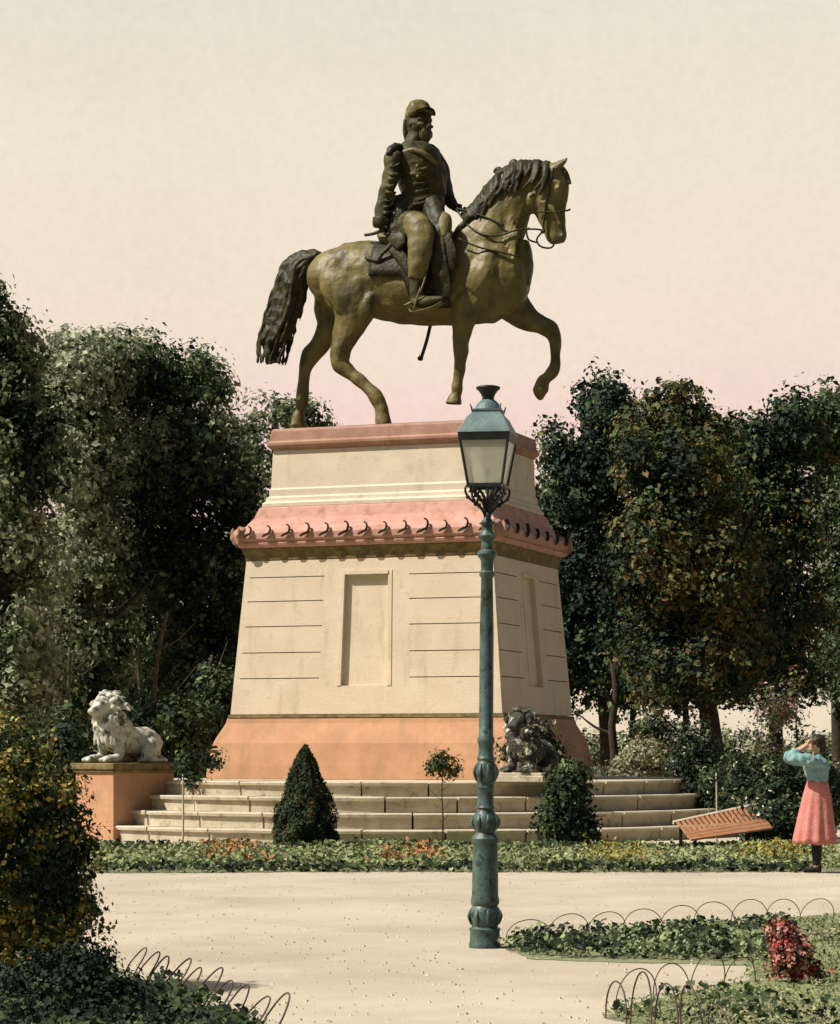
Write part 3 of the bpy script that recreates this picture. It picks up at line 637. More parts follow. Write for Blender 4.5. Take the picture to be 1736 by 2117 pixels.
# coat skirts
g_ = G()
g_.loft([L(800, 560, -.30, 60, .22), L(770, 640, -.52, 62, .14), L(765, 720, -.66, 56, .06), L(790, 780, -.74, 30, .04)], 12, 3)
g_.loft([L(930, 570, -.28, 60, .2), L(950, 650, -.52, 52, .12), L(955, 730, -.70, 42, .05), L(965, 850, -.78, 46, .04), L(985, 980, -.76, 50, .04), L(1000, 1030, -.74, 30, .03)], 12, 3)
g_.remesh('coat_skirt', M['bronze_dark'], rider, .025, 3, bump=.03, bs=5)
g_ = G(); a_ = P(286, 1655, hf); b_ = P(702, 1652, hn)
g_.box(((a_[0] + b_[0]) / 2 + 1.3, 0, min(a_[2], b_[2]) / 2 + .004), (4.1, 1.5, max(.04, min(a_[2], b_[2]) - .0)))
g_.build('bronze_plinth', M['bronze_dark'], STAT, bevel=.01)

# ================================================================ street lamp
LD = EYE * F / (1960 - HY); LP = Vector(((1001 - CX) / F * LD, LD, 0)); k_ = LD / F
lamp = empty('street_lamp', LP); lamp.rotation_euler = (0, R(.35), 0)
tag(lamp, 'tall blue-green cast iron gas lamp standing on the gravel before the monument', 'street lamp')
def zz(y): return (1960 - y) * k_
prof = [(33, 1960), (33, 1952), (31, 1948), (31, 1925), (33, 1921), (27, 1916), (29, 1908), (33.5, 1893), (31, 1880), (26, 1873), (29.5, 1868), (29.5, 1860), (27.5, 1852), (26, 1760), (25, 1745), (28, 1740), (29, 1734), (25, 1728), (20, 1722), (24, 1712), (28, 1700), (26, 1688), (19, 1680), (17, 1674), (20, 1670), (17, 1665), (16, 1632), (19, 1628), (17, 1622), (20, 1612), (24, 1597), (22, 1584), (17, 1574), (19, 1568), (16, 1563), (15.5, 1540), (18, 1535), (18, 1527), (15, 1522), (14.5, 1300), (12, 1195), (16, 1190), (16, 1184), (12.5, 1180), (13, 1160), (17, 1152), (21, 1146), (20, 1141), (13, 1136), (12, 1120), (17, 1114), (19, 1108), (14, 1102), (11, 1095), (12, 1086), (18, 1082), (12, 1078), (7, 1070), (6, 1060)]
g_ = G(); g_.lathe([(r * k_, zz(y)) for r, y in prof], 40); post = g_.build('post', M['iron'], lamp, smooth=True)
md = post.modifiers.new('es', 'EDGE_SPLIT'); md.split_angle = R(40)
# leaf relief on the lower vase
g_ = G()
for k in range(8):
    a = 2 * math.pi * k / 8 + .2; ca, sa = math.cos(a), math.sin(a)
    for (r0_, y0, r1_, y1, r2_, y2) in ((29, 1912, 35, 1895, 30, 1880), (22, 1716, 29.5, 1700, 23, 1684), (19, 1616, 25.5, 1597, 20, 1580)):
        G().loft([(ca * r0_ * k_, sa * r0_ * k_, zz(y0), .006, .012), (ca * r1_ * k_, sa * r1_ * k_, zz(y1), .010, .022), (ca * r2_ * k_, sa * r2_ * k_, zz(y2), .005, .010)], 7, 3, lat=Vector((-sa, ca, 0))).build('leaf_relief', M['iron'], post, smooth=True)
# scroll brackets
LR = R(-11)
def rot(p): return Matrix.Rotation(LR, 3, 'Z') @ Vector(p)
for q in range(4):
    a = q * math.pi / 2 + LR + math.pi / 4; ca, sa = math.cos(a), math.sin(a); g_ = G()
    def sp(x, y): return (ca * x * k_, sa * x * k_, zz(y))
    for pth in ([(4, 1078), (10, 1060), (24, 1046), (42, 1036), (54, 1024), (56, 1012), (48, 1006), (42, 1012), (46, 1020)],
                [(5, 1062), (12, 1040), (26, 1028), (36, 1030), (34, 1040), (26, 1040)],
                [(5, 1050), (9, 1030), (20, 1016), (30, 1012), (34, 1020), (26, 1024)]):
        g_.loft([(*sp(*c), .009, .011) for c in pth], 7, 4, lat=Vector((-sa, ca, 0)))
    for (x, y) in ((50, 1030), (30, 1044), (18, 1034)): g_.ball(sp(x, y), (.018, .018, .018), 8, 5)
    g_.build('scroll_bracket', M['iron_dark'], lamp, smooth=True)
lan = G()
def sqring(hw, y): return [rot((s1 * hw * k_, s2 * hw * k_, zz(y))) for s1, s2 in ((-1, -1), (1, -1), (1, 1), (-1, 1))]
cr = 1 / (math.cos(LR) + abs(math.sin(LR)))
hb, ht = 41 * cr, 60 * cr
g_ = G()
for s1, s2 in ((-1, -1), (1, -1), (1, 1), (-1, 1)):
    a = rot((s1 * hb * k_, s2 * hb * k_, zz(1006))); b_ = rot((s1 * ht * k_, s2 * ht * k_, zz(904)))
    g_.loft([(*a, .011, .011), (*b_, .011, .011)], 4, 1)
def band(hw0, y0, hw1, y1, th=6):
    rs = [sqring(hw0, y0), sqring(hw1, y1), sqring(hw1 - th, y1), sqring(hw0 - th, y0)]
    n = len(g_.v); k = 4
    for r in rs: g_.v += [tuple(p) for p in r]
    for i in range(4):
        for j in range(4):
            A = n + i * 4 + j; B = n + i * 4 + (j + 1) % 4; C_ = n + ((i + 1) % 4) * 4 + (j + 1) % 4; D_ = n + ((i + 1) % 4) * 4 + j
            g_.f.append((A, B, C_, D_))
band(hb + 3, 1009, hb + 3, 1002, 7); band(ht + 1, 915, ht + 3, 899, 6)
frame = g_.build('lantern_frame', M['iron_dark'], lamp)
for q in range(4):
    g2 = G(); a = q * math.pi / 2; mt = Matrix.Rotation(a + LR, 3, 'Z')
    p = [mt @ Vector(c) for c in ((-(hb - 1) * k_, -(hb - .5) * k_, zz(1003)), ((hb - 1) * k_, -(hb - .5) * k_, zz(1003)), ((ht - 2) * k_, -(ht - 1.5) * k_, zz(913)), (-(ht - 2) * k_, -(ht - 1.5) * k_, zz(913)))]
    n_ = mt @ Vector((0, .004, 0)); g2.hexa([p[0], p[1], p[1] + n_, p[0] + n_, p[3], p[2], p[2] + n_, p[3] + n_])
    g2.build('glass_pane', M['glass'], frame)
g_ = G(); g_.rings([sqring(ht + 4, 899), sqring(ht + 2, 893), sqring(ht - 5, 880), sqring(ht - 12, 866), sqring(35 * cr, 856), sqring(35 * cr, 852), sqring(28 * cr, 849)])
g_.build('lantern_roof', M['roofpaint'], lamp, bevel=.004)
g_ = G(); g_.rings([sqring(36 * cr, 851.5), sqring(36 * cr, 848)]); 
g_.lathe([(30 * k_, zz(848)), (27 * k_, zz(842)), (22 * k_, zz(834)), (14 * k_, zz(827))], 24)
for s1, s2 in ((-1, -1), (1, -1), (1, 1), (-1, 1)):
    p = rot((s1 * 34 * cr * k_, s2 * 34 * cr * k_, 0)); g_.loft([(p.x, p.y, zz(849), .008, .008), (p.x * 1.1, p.y * 1.1, zz(838), .004, .004)], 6, 1)
g_.build('roof_tier', M['roofpaint'], lamp, smooth=False)
g_ = G(); g_.lathe([(13 * k_, zz(828)), (12 * k_, zz(822)), (15 * k_, zz(815)), (20 * k_, zz(808)), (25 * k_, zz(804)), (25 * k_, zz(800)), (19 * k_, zz(798)), (5 * k_, zz(797))], 24)
g_.build('chimney', M['iron_dark'], lamp, smooth=True)
g_ = G(); g_.lathe([(2 * k_, zz(1008)), (2 * k_, zz(990)), (6 * k_, zz(987)), (7 * k_, zz(975)), (3 * k_, zz(968)), (1 * k_, zz(966))], 12); g_.loft([(0, 0, zz(1060), .012, .012), (0, 0, zz(1008), .010, .010)], 8, 1)
g_.build('gas_burner', M['iron_dark'], lamp, smooth=True)

# ================================================================ lion on its pier
PD = 44.6; kp = PD / F; pc = at(235, 1600, PD); pa = R(-40)
fw = Vector((math.sin(pa), -math.cos(pa), 0)); rt = Vector((math.cos(pa), math.sin(pa), 0))   # forward (front-left face normal), its right-hand side
Lp, Wp = 1.50, 1.0
cen = Vector((pc.x, pc.y, 0)) - fw * Lp / 2 - rt * Wp / 2
zt = EYE - (1578 - HY) * kp
pier = empty('stone_pier', cen, pa); tag(pier, 'orange stone pier at the left end of the steps with a marble lion on top', 'pier')
g_ = G(); g_.box((0, 0, .10), (Wp + .10, Lp + .10, .24)); g_.build('pier_base', M['orange'], pier, bevel=.02)
g_ = G(); g_.box((0, 0, .22 + (zt - .17 - .22) / 2), (Wp, Lp, zt - .17 - .22 + .002)); g_.build('pier_shaft', M['orange'], pier, bevel=.015)
g_ = G(); g_.box((0, 0, zt - .145), (Wp + .08, Lp + .08, .055)); g_.box((0, 0, zt - .059), (Wp + .14, Lp + .14, .116)); g_.build('pier_cap', M['frieze'], pier, bevel=.015)
lion = empty('lion_statue', cen + Vector((0, 0, zt)), pa); tag(lion, 'white marble lion with curly mane crouching on the orange stone pier', 'statue')
# local: forward = -y
def lf(y, x, z, a, b): return (x, y, z, a, b)
g_ = G(); LX = Vector((1, 0, 0))
g_.loft([(0, .74, .22, .12, .14), (0, .66, .30, .24, .27), (0, .45, .36, .30, .30), (0, .15, .38, .27, .27), (0, -.15, .48, .33, .30), (0, -.35, .62, .33, .31), (0, -.42, .80, .26, .26)], 18, 4, LX)
for s in (-1, 1):
    g_.loft([(s * .24, .50, .30, .22, .13), (s * .31, .35, .22, .19, .12), (s * .33, .18, .12, .11, .09), (s * .33, .42, .06, .07, .08)], 12, 3, LX)    # haunch and folded hock
    g_.loft([(s * .33, .45, .06, .07, .07), (s * .34, .15, .06, .07, .08), (s * .34, .02, .05, .06, .09)], 10, 3, LX)
    g_.loft([(s * .20, -.28, .48, .14, .12), (s * .22, -.34, .28, .11, .10), (s * .22, -.38, .10, .09, .09), (s * .22, -.58, .07, .08, .10), (s * .22, -.72, .06, .06, .10)], 12, 3, LX)
    for t_ in range(4): g_.ball((s * .22 - .075 + .05 * t_, -.73, .05), (.03, .06, .045), 8, 5)
g_.loft([(.10, .75, .12, .04, .04), (.32, .72, .05, .035, .035), (.45, .45, .05, .035, .035), (.46, .2, .06, .06, .06)], 8, 3)
# head
g_.ball((0, -.52, .98), (.20, .24, .24)); g_.loft([(0, -.60, .96, .15, .15), (0, -.72, .93, .12, .13), (0, -.79, .90, .09, .12), (0, -.81, .88, .05, .08)], 12, 3, LX)
g_.ball((0, -.80, .96), (.06, .03, .03)); g_.loft([(0, -.66, 1.10, .03, .03), (0, -.78, .99, .03, .035)], 8, 2, LX); g_.loft([(0, -.60, .83, .08, .10), (0, -.76, .80, .05, .07)], 10, 2, LX)
for s in (-1, 1): g_.ball((s * .09, -.70, 1.03), (.04, .03, .025)); g_.ball((s * .18, -.45, 1.18), (.06, .04, .07)); g_.loft([(s * .03, -.70, 1.08, .03, .03), (s * .13, -.68, 1.09, .03, .03)], 8, 2)
lb = g_.remesh('lion_body', M['marble'], lion, .02, 3, .5, bump=.015, bs=8)
g_ = G(); rd = random.Random(11)
for k in range(120):
    a = rd.uniform(-2.6, 2.6); v = rd.random(); 
    rr = .23 + .12 * v; cy = -.58 + .34 * v; cz = .97 - .12 * v
    p = Vector((rr * math.sin(a), cy, cz + (rr + .02) * math.cos(a))); d_ = Vector((math.sin(a), .35, math.cos(a) - .45)).normalized(); l_ = rd.uniform(.08, .17)
    sw = Vector((rd.uniform(-.05, .05), rd.uniform(-.04, .04), -.05)); r_ = rd.uniform(.022, .042)
    q1 = p + d_ * l_ * .5; q2 = p + d_ * l_ + sw
    g_.loft([(*p, r_, r_), (*q1, r_ * 1.1, r_ * 1.1), (*q2, r_ * .3, r_ * .3)], 7, 2)
for k in range(70):
    a = rd.uniform(-1.2, 1.2); z_ = rd.uniform(.35, .85); p = Vector((.30 * math.sin(a), -.36 - .30 * math.cos(a) * (.6 + .4 * z_), z_)); r_ = rd.uniform(.025, .045)
    g_.loft([(*(p + Vector((0, 0, .07))), r_, r_), (*p, r_, r_), (*(p + Vector((rd.uniform(-.04, .04), -.02, -.10))), r_ * .3, r_ * .3)], 7, 2)
g_.ball((0, -.40, .95), (.27, .22, .30))
lm = g_.remesh('mane', M['marble'], lb, .018, 1, .4)

# dark second lion, a copy, on a low block at the front right of the terrace
q_ = at(1090, 1615, 43.9); blk = empty('stone_block', (q_.x, q_.y, 1.04), R(-24)); tag(blk, 'low pale stone block under the blackened lion right of the lamp post', 'block')
g_ = G(); g_.box((0, 0, .05), (1.0, 1.1, .115)); g_.build('block_slab', M['step'], blk, bevel=.015)
g_ = G(); g_.box((0, 0, .131), (.9, 1.0, .05)); g_.build('block_ledge', M['step'], blk, bevel=.01)
l2 = lion.copy(); col.objects.link(l2); l2.location = (q_.x + .05, q_.y, 1.04 + .155); l2.rotation_euler = (0, 0, R(-38)); l2.scale = (.92, .70, .88)
tag(l2, 'blackened marble lion crouching just right of the lamp post before the pedestal corner', 'statue')
b2 = lb.copy(); b2.data = lb.data.copy(); b2.data.materials[0] = M['dark_marble']; col.objects.link(b2); b2.parent = l2
m2 = lm.copy(); m2.data = lm.data.copy(); m2.data.materials[0] = M['dark_marble']; col.objects.link(m2); m2.parent = b2
lion['group'] = l2['group'] = 'lions at the corners of the steps'

# ================================================================ woman in the path at the right
WD = EYE * F / (1805 - HY); kw = WD / F; wo = empty('person', ((1688 - CX) * kw, WD, 0)); 
tag(wo, 'woman in a blue blouse and long red skirt raising both arms to her head', 'person')
def wp(rx, ry): return ((1191 + .314 * rx - 1688) * kw, (1805 - 1411 - .314 * ry) * kw)
g_ = G()
g_.ball((-.02, 0, 1.66), (.088, .075, .112)); g_.loft([(-.0, .01, 1.44, .06, .06), (-.01, 0, 1.53, .05, .05), (-.02, 0, 1.60, .05, .05)], 12, 3)
g_.loft([(-.10, 0, 1.70, .012, .012), (-.125, 0, 1.655, .016, .016), (-.10, 0, 1.64, .012, .014)], 8, 2); g_.ball((-.08, 0, 1.60), (.03, .035, .025))
g_.loft([(0, 0, .95, .14, .12), (.0, 0, 1.10, .12, .11), (.01, 0, 1.22, .115, .10), (0, 0, 1.36, .15, .13), (0, .01, 1.46, .12, .17), (0, .0, 1.50, .05, .08)], 14, 3)
for s in (-1, 1):
    g_.loft([(.0, s * .14, 1.45, .05, .05), (-.16, s * .20, 1.46, .045, .045), (-.36, s * .16, 1.50, .04, .04), (-.25, s * .12, 1.58, .032, .032), (-.13, s * .075, 1.66, .024, .024)], 10, 4)
    g_.loft([(s * .02, s * .09, .95, .09, .08), (s * .02, s * .08, .50, .055, .055), (s * .02, s * .075, .30, .055, .055), (s * .02, s * .07, .08, .035, .035)], 10, 4)
    g_.loft([(s * .02 + .04, s * .07, .05, .035, .035), (s * .02 - .07, s * .075, .04, .03, .04), (s * .02 - .16, s * .08, .03, .018, .03)], 10, 3)
    for k in range(4):
        z_ = 1.655 + .014 * k; g_.loft([(-.14, s * .075, z_, .009, .009), (-.095, s * .068, z_ + .03, .008, .008), (-.06, s * .06, z_ + .055 - .006 * abs(k - 1), .006, .006)], 7, 2)
    g_.loft([(-.15, s * .08, 1.65, .01, .01), (-.12, s * .09, 1.70, .009, .009), (-.10, s * .085, 1.725, .007, .007)], 7, 2)
bd = g_.remesh('body', M['skin'], wo, .009, 3, .5)
g_ = G()
g_.loft([(.01, 0, 1.17, .125, .115), (.01, 0, 1.24, .14, .13), (.0, 0, 1.36, .175, .16), (.0, 0, 1.44, .15, .18), (.0, .0, 1.50, .08, .10), (-.005, 0, 1.54, .06, .065)], 16, 4)
for s in (-1, 1): g_.loft([(.0, s * .13, 1.44, .075, .075), (-.15, s * .20, 1.455, .085, .085), (-.34, s * .165, 1.49, .075, .07), (-.33, s * .145, 1.53, .06, .055), (-.25, s * .12, 1.585, .045, .045)], 12, 4)
g_.remesh('blouse', M['blouse'], wo, .012, 3, .5, bump=.02, bs=14)
g_ = G(); rs = []
for i in range(13):
    u = i / 12; z_ = 1.20 - u * .82; r0_ = .13 + .15 * u ** .8; ox = .01 + (-.035) * u
    rs.append([(ox + (r0_ + .018 * u * math.sin(11 * a + .6 * math.sin(3 * a))) * 1.0 * math.cos(a), (r0_ + .018 * u * math.sin(11 * a)) * .9 * math.sin(a), z_ + .012 * u * math.sin(5 * a)) for a in [2 * math.pi * j / 72 for j in range(72)]])
g_.rings(rs[::-1]).build('skirt', M['skirt'], wo, smooth=True)
g_ = G()
for s in (-1, 1):
    g_.loft([(s * .02, s * .078, .60, .064, .064), (s * .02, s * .077, .30, .062, .062), (s * .02, s * .072, .10, .042, .042)], 12, 3)
    g_.loft([(s * .02 + .05, s * .07, .05, .042, .042), (s * .02 - .07, s * .075, .042, .038, .045), (s * .02 - .17, s * .08, .03, .022, .035)], 10, 3)
g_.remesh('stockings', M['black'], wo, .01, 2, .5)
g_ = G(); g_.ball((.012, 0, 1.695), (.105, .092, .105)); g_.ball((.06, 0, 1.74), (.06, .06, .055)); g_.ball((.08, 0, 1.62), (.05, .06, .06))
g_.remesh('hair', M['hair'], wo, .01, 2, bump=.02, bs=30)

# ================================================================ bench
A_, B_, C_, D_ = at(1395, 1698, 39.2), at(1560, 1663, 41.6), at(1597, 1712, 40.2), at(1428, 1736, 37.8)
b0 = (A_ + B_ + C_ + D_) / 4; b0.z = 0; bench = empty('park_bench', b0); tag(bench, 'low slanting orange slatted bench behind the flower bed, left of the woman', 'bench')
def bl(u, v): return (A_.lerp(B_, u)).lerp(D_.lerp(C_, u), v) - b0
nb = (B_ - A_).cross(D_ - A_).normalized(); nb = nb if nb.z > 0 else -nb
def plank(u0, u1, v0, v1, th, name, m):
    p = [bl(u0, v0), bl(u1, v0), bl(u1, v1), bl(u0, v1)]
    if (p[1] - p[0]).cross(p[3] - p[0]).dot(nb) < 0: p = p[::-1]
    g2 = G(); g2.hexa([q - nb * th for q in p] + p); return g2.build(name, m, bench, bevel=.004)
for k in range(17): plank(k / 17 + .006, k / 17 + .036, .03, .60, .03, 'slat', M['wood'])
for k in range(3): plank(0, 1, .60 + .135 * k, .725 + .135 * k, .03, 'seat_board', M['wood'])
plank(-.02, 1.02, -.05, .03, .05, 'top_rail', M['woodwhite'])
for u in (.06, .94):
    for v in (.03, .93):
        p = bl(u, v); g_ = G(); g_.box((p.x, p.y, (p.z - .04) / 2), (.05, .05, max(.05, p.z - .04))); g_.build('leg', M['iron_dark'], bench)

# ================================================================ hoop fences
def hoop_fence(pts, n, wid, hgt, label, lean=(0, 0), jit=0, r=.0065):
    P0, P1 = Vector(pts[0]), Vector(pts[1]); root = empty('wire_hoop_fence', P0); tag(root, label, 'fence')
    d = (P1 - P0); ln = d.length; d.normalize(); rd = random.Random(int(ln * 97))
    for k in range(n):
        c = d * (ln * (k + .5) / n); g_ = G(); path = []; h_ = hgt * rd.uniform(1 - jit, 1 + jit * .5); wv = wid * rd.uniform(.92, 1.08)
        lx, ly = lean[0] + rd.uniform(-.03, .03), lean[1] + rd.uniform(-.03, .03)
        for i in range(13):
            a = math.pi * i / 12; z = h_ * math.sin(a) ** .8 if 0 < i < 12 else -.03
            q = c + d * (-wv / 2 * math.cos(a)) + Vector((lx, ly, 0)) * (max(z, 0) / hgt) ; path.append((q.x, q.y, z, r, r))
        g_.loft(path, 6, 2); g_.build('hoop', M['wire'], root, smooth=True)
    return root
hoop_fence([gd(1050, 1946), gd(1720, 1902)], 9, .50, .22, 'thin wire hoop fence along the back of the ivy bed right of the lamp', jit=.25, r=.0038)
hoop_fence([gd(1248, 2106), gd(1520, 2175)], 5, .30, .30, 'wire hoop fence at the corner of the near grass bed, bottom right', lean=(0, .02), jit=.35, r=.005)
hoop_fence([gd(1275, 2088), gd(1560, 2035)], 4, .52, .24, 'faint wire hoop fence along the rear edge of the near grass bed', jit=.25, r=.0038)
hoop_fence([gd(250, 2012), gd(560, 2165)], 10, .36, .26, 'leaning rusty hoop fence beside the dark shrub at bottom left', lean=(.17, .0), jit=.25, r=.0055)

# ================================================================ beds
def bed(name, pxs, m=M['lawn'], z=.004):
    o = poly_sheet(name, pxs, z, m); tag(o, kind='structure'); return o
bed('lawn', [(120, 1800), (215, 1806), (800, 1803), (1662, 1803), (1900, 1800), (1900, 1745), (120, 1745)])
bed('lawn', [(1045, 1960), (1085, 1934), (1400, 1915), (1700, 1892), (2300, 1850), (2500, 2400), (1620, 2260), (1440, 2150), (1250, 2105), (1290, 2083), (1400, 2055), (1540, 2030), (1548, 1998), (1100, 1985)], z=.004)
bed('lawn', [(-120, 1960), (150, 1960), (250, 2005), (400, 2080), (560, 2165), (640, 2400), (-200, 2400)])
def inpoly(P, poly):
    x, y = P[:, 0], P[:, 1]; ins = np.zeros(len(P), bool); n = len(poly)
    for i in range(n):
        x0, y0 = poly[i]; x1, y1 = poly[(i + 1) % n]
        c = ((y0 > y) != (y1 > y)) & (x < (x1 - x0) * (y - y0) / (y1 - y0 + 1e-12) + x0); ins ^= c
    return ins
def cover(name, pxs, n, size, hmax, pal, label, cat, width=.55, up=.3, ps=1.5, gap=.3, gs=2., var=.3, edge=0):
    poly = [tuple(gd(*q)[:2]) for q in pxs]; A = np.array(poly); lo = A.min(0); hi = A.max(0)
    p = rng.uniform(lo, hi, (n * 3, 2)); p = p[inpoly(p, poly)]
    q = np.concatenate([p, np.zeros((len(p), 1))], 1); nz_ = vnoise(q + 3, gs)
    q = q[nz_ > gap * rng.uniform(.5, 1.2, len(q))][:n]; hm = hmax * (.35 + .9 * vnoise(q + 9, gs * .9))
    q[:, 2] = .01 + rng.random(len(q)) ** .7 * hm
    q[:, :2] += rng.normal(0, edge, (len(q), 2)) if edge else 0
    nr = rng.normal(size=(len(q), 3)); nr[:, 2] = np.abs(nr[:, 2]) + up; nr[:, 1] -= .3
    o = leaves_mesh(name, q, nr, size, tints(q, pal, ps, var), None, width=width)
    tag(o, label, cat, kind='stuff'); return o
GRS = [(3, (.20, .235, .10)), (2, (.27, .29, .14)), (1.5, (.09, .12, .045)), (1, (.34, .33, .18))]
cover('bed_plants', [(120, 1802), (215, 1804), (1662, 1802), (1900, 1800), (1900, 1756), (120, 1756)], 30000, .085, .15, GRS, 'pale green low planting filling the bed in front of the steps', 'plants', ps=.7, gap=.30, edge=.05)
cover('edging_leaves', [(200, 1806), (1665, 1805), (1665, 1797), (200, 1798)], 2300, .10, .12, [(3, DK), (1, GR), (1, LG)], 'dark leafy edging where the bed meets the gravel', 'plants', ps=3, gap=.52, gs=2.2, edge=.06)
cover('edging_leaves', [(200, 1768), (1665, 1768), (1665, 1757), (200, 1757)], 1900, .09, .18, [(3, DK), (1, GR), (1, MG)], 'dark leafy clumps at the foot of the steps behind the bed', 'plants', ps=3, gap=.50, gs=1.3, edge=.06)
for (x0, x1, c, lb_) in ((420, 530, (.36, .14, .05), 'rust red flowers at the left of the bed before the steps'), (790, 905, (.40, .15, .05), 'orange red flowers near the lamp in the bed'), (1215, 1330, (.32, .23, .03), 'ochre yellow flowers right of the lamp in the bed'), (1530, 1650, (.30, .24, .04), 'ochre yellow flowers in the bed beside the woman')):
    cover('flower_patch', [(x0, 1795), (x1, 1795), (x1 - 10, 1768), (x0 + 20, 1768)], 1100, .08, .24, [(3, c), (1, tuple(v * .6 for v in c)), (3, (.20, .235, .10))], lb_, 'flowers', ps=3, gap=.1, edge=.12)
cover('ivy', [(1045, 1968), (1090, 1950), (1500, 1925), (1620, 1912), (1640, 1975), (1560, 1990), (1150, 1982), (1050, 1972)], 7500, .05, .14, [(4, DK), (2, GR), (2, (.13, .17, .07)), (3, (.22, .25, .13))], 'dark ivy carpeting the strip right of the lamp', 'ivy', ps=6, gap=.40, gs=3.5, edge=.05, width=.75)
cover('grass', [(1560, 1925), (1700, 1900), (2300, 1860), (2500, 2400), (1620, 2260), (1440, 2150), (1250, 2106), (1290, 2085), (1400, 2058), (1540, 2030)], 30000, .045, .06, GRS, 'pale short grass of the near right bed', 'grass', ps=1, gap=.2, edge=.03, width=.3)
cover('creeping_plants', [(1255, 2108), (1330, 2080), (1480, 2070), (1600, 2060), (1740, 2100), (1800, 2300), (1500, 2170)], 1100, .05, .13, [(3, DK), (2, GR), (2, MG)], 'dark leafy clumps among the near right grass', 'plants', ps=3, gap=.50, gs=2.6, edge=.03, width=.7)
cover('creeping_plants', [(-200, 2085), (330, 2075), (560, 2165), (640, 2400), (-200, 2400)], 7000, .05, .16, [(3, DK), (2, GR), (1, MG)], 'dark ground cover in the bottom left corner', 'plants', ps=3, gap=.15, gs=2.6, edge=.03, width=.7)
cover('creeping_plants', [(330, 2050), (430, 2090), (560, 2160), (560, 2300), (300, 2300), (300, 2100)], 3000, .05, .16, [(3, DK), (2, GR), (1, MG)], 'dark leafy clumps behind the leaning hoop fence', 'plants', ps=3, gap=.35, gs=2.6, edge=.03, width=.7)

gg = G(); rd = random.Random(77)
for k in range(1500):
    p = gd(rd.uniform(180, 1760), 1806 + 330 * rd.random() ** 1.3); q = rd.uniform(.006, .018)
    a = rd.uniform(0, 3)
    gg.add([(p.x + q * math.cos(a + j * 2.09), p.y + q * math.sin(a + j * 2.09), .0) for j in range(3)] + [(p.x, p.y, q * .9)], [(0, 1, 3), (1, 2, 3), (2, 0, 3)])
tag(gg.build('pebbles', M['step']), 'loose pebbles and grit scattered over the gravel path', 'pebbles', kind='stuff')
# ================================================================ plants near the monument
def base_at(px, D): return (at(px, HY, D).x, D, 0)
# conical evergreen
D = 40.0; b0 = base_at(632, D); n = 30000
u = rng.random(n) ** .62; zc = 1.66 * (1 - u); rr = .60 * np.clip(u, 0, 1) ** .72 * (1 - .22 * np.clip((u - .85) / .15, 0, 1)); th = rng.uniform(0, 6.283, n)
rr = rr * (1 - rng.random(n) ** 2 * .5 + (rng.random(n) > .93) * rng.random(n) * .14) * (.74 + .50 * vnoise(np.stack([np.cos(th) * 2, np.sin(th) * 2, zc * 3], 1), 2.0))
p = np.stack([b0[0] + rr * np.cos(th), b0[1] + rr * np.sin(th), zc + .02], 1); nr = np.stack([np.cos(th), np.sin(th), np.full(n, .5)], 1) + rng.normal(size=(n, 3)) * .6
cone = empty('conical_evergreen', b0); tag(cone, 'dense dark cone shaped evergreen in front of the orange pedestal base', 'shrub')
leaves_mesh('crown', p, nr, .06, tints(p, [(4, (.015, .028, .010)), (3, (.030, .052, .016)), (1, BR), (1, (.07, .09, .03))], 4), cone, width=.45, origin=b0)
trunk_geo((0, 0, -.02), (0, 0, 1.2), .05, .02, .01, 2, 5, .3).build('trunk', M['bark'], cone, smooth=True)
# standard tree
D = 40.5; b0 = base_at(915, D)
tree('standard_tree', 'small round headed standard tree on a thin stem before the orange base', 'tree', b0, [pb(913, 1582, D, 30, 26), pb(930, 1592, D, 16, 14), pb(896, 1588, D, 16, 12)], 1500, .06, .06, [(2, GR), (2, MG), (1, YL), (1, BR)], r0=.016, branches=5, reach=.22, bend=.01, gap=.3, gs=4, ps=5, seed=3)
for px, y0, ftop, lab in ((378, 1600, 1597, 'thin whitewashed sapling stake before the left steps'), (1480, 1598, 1600, 'thin whitewashed stake among shrubs by the bench')):
    D = 40.5; b0 = base_at(px, D); ro = empty('sapling', b0); tag(ro, lab, 'sapling')
    zt_ = at(px, y0, D).z; g_ = G(); g_.loft([(0, 0, -.02, .018, .018), (.01, 0, zt_ * .5, .016, .016), (0, 0, zt_, .012, .012)], 7, 3); g_.build('stem', M['stake'], ro, smooth=True)
    pp, nn = crown_pts([pb(px, ftop, D, 12, 12)], 160, .05, .1, 3); leaves_mesh('crown', pp, nn, .05, tints(pp, [(1, DK), (1, GR)], 5), ro, origin=b0)
# flowering bush and others (px, py, rx, ry, dist, n, leaf, palette, label)
def shrub(name, label, px, blobs, D, n, leaf, clump, pal, cat='shrub', **kw):
    b0 = base_at(px, D)[:2] + (kw.pop('bz', 0),); return tree(name, label, cat, b0, [pb(x, y, D + (q[0] if q else 0), rx, ry) for (x, y, rx, ry, *q) in blobs], n, leaf, clump, pal, r0=kw.pop('r0', .03), branches=kw.pop('branches', 4), reach=kw.pop('reach', .35), bend=.03, **kw)
DARKP = [(4, DK), (3, GR), (2, MG), (1, LG)]
shrub('flowering_bush', 'dark bush with white blooms on the terrace behind the blackened lion', 1120, [(1105, 1510, 34, 34), (1135, 1565, 30, 34), (1060, 1560, 24, 30)], 45.3, 3600, .085, .09, [(5, DK), (3, GR), (1, MG), (1.3, WH)], gap=.15, gs=3, ps=4, bz=1.04)
shrub('leafy_bush', 'tall dark leafy bush standing at the right of the pale front steps', 1175, [(1172, 1640, 44, 50), (1160, 1700, 50, 48), (1195, 1715, 45, 38), (1185, 1600, 26, 26)], 40.0, 9000, .085, .09, DARKP, gap=.15, gs=3, ps=4)
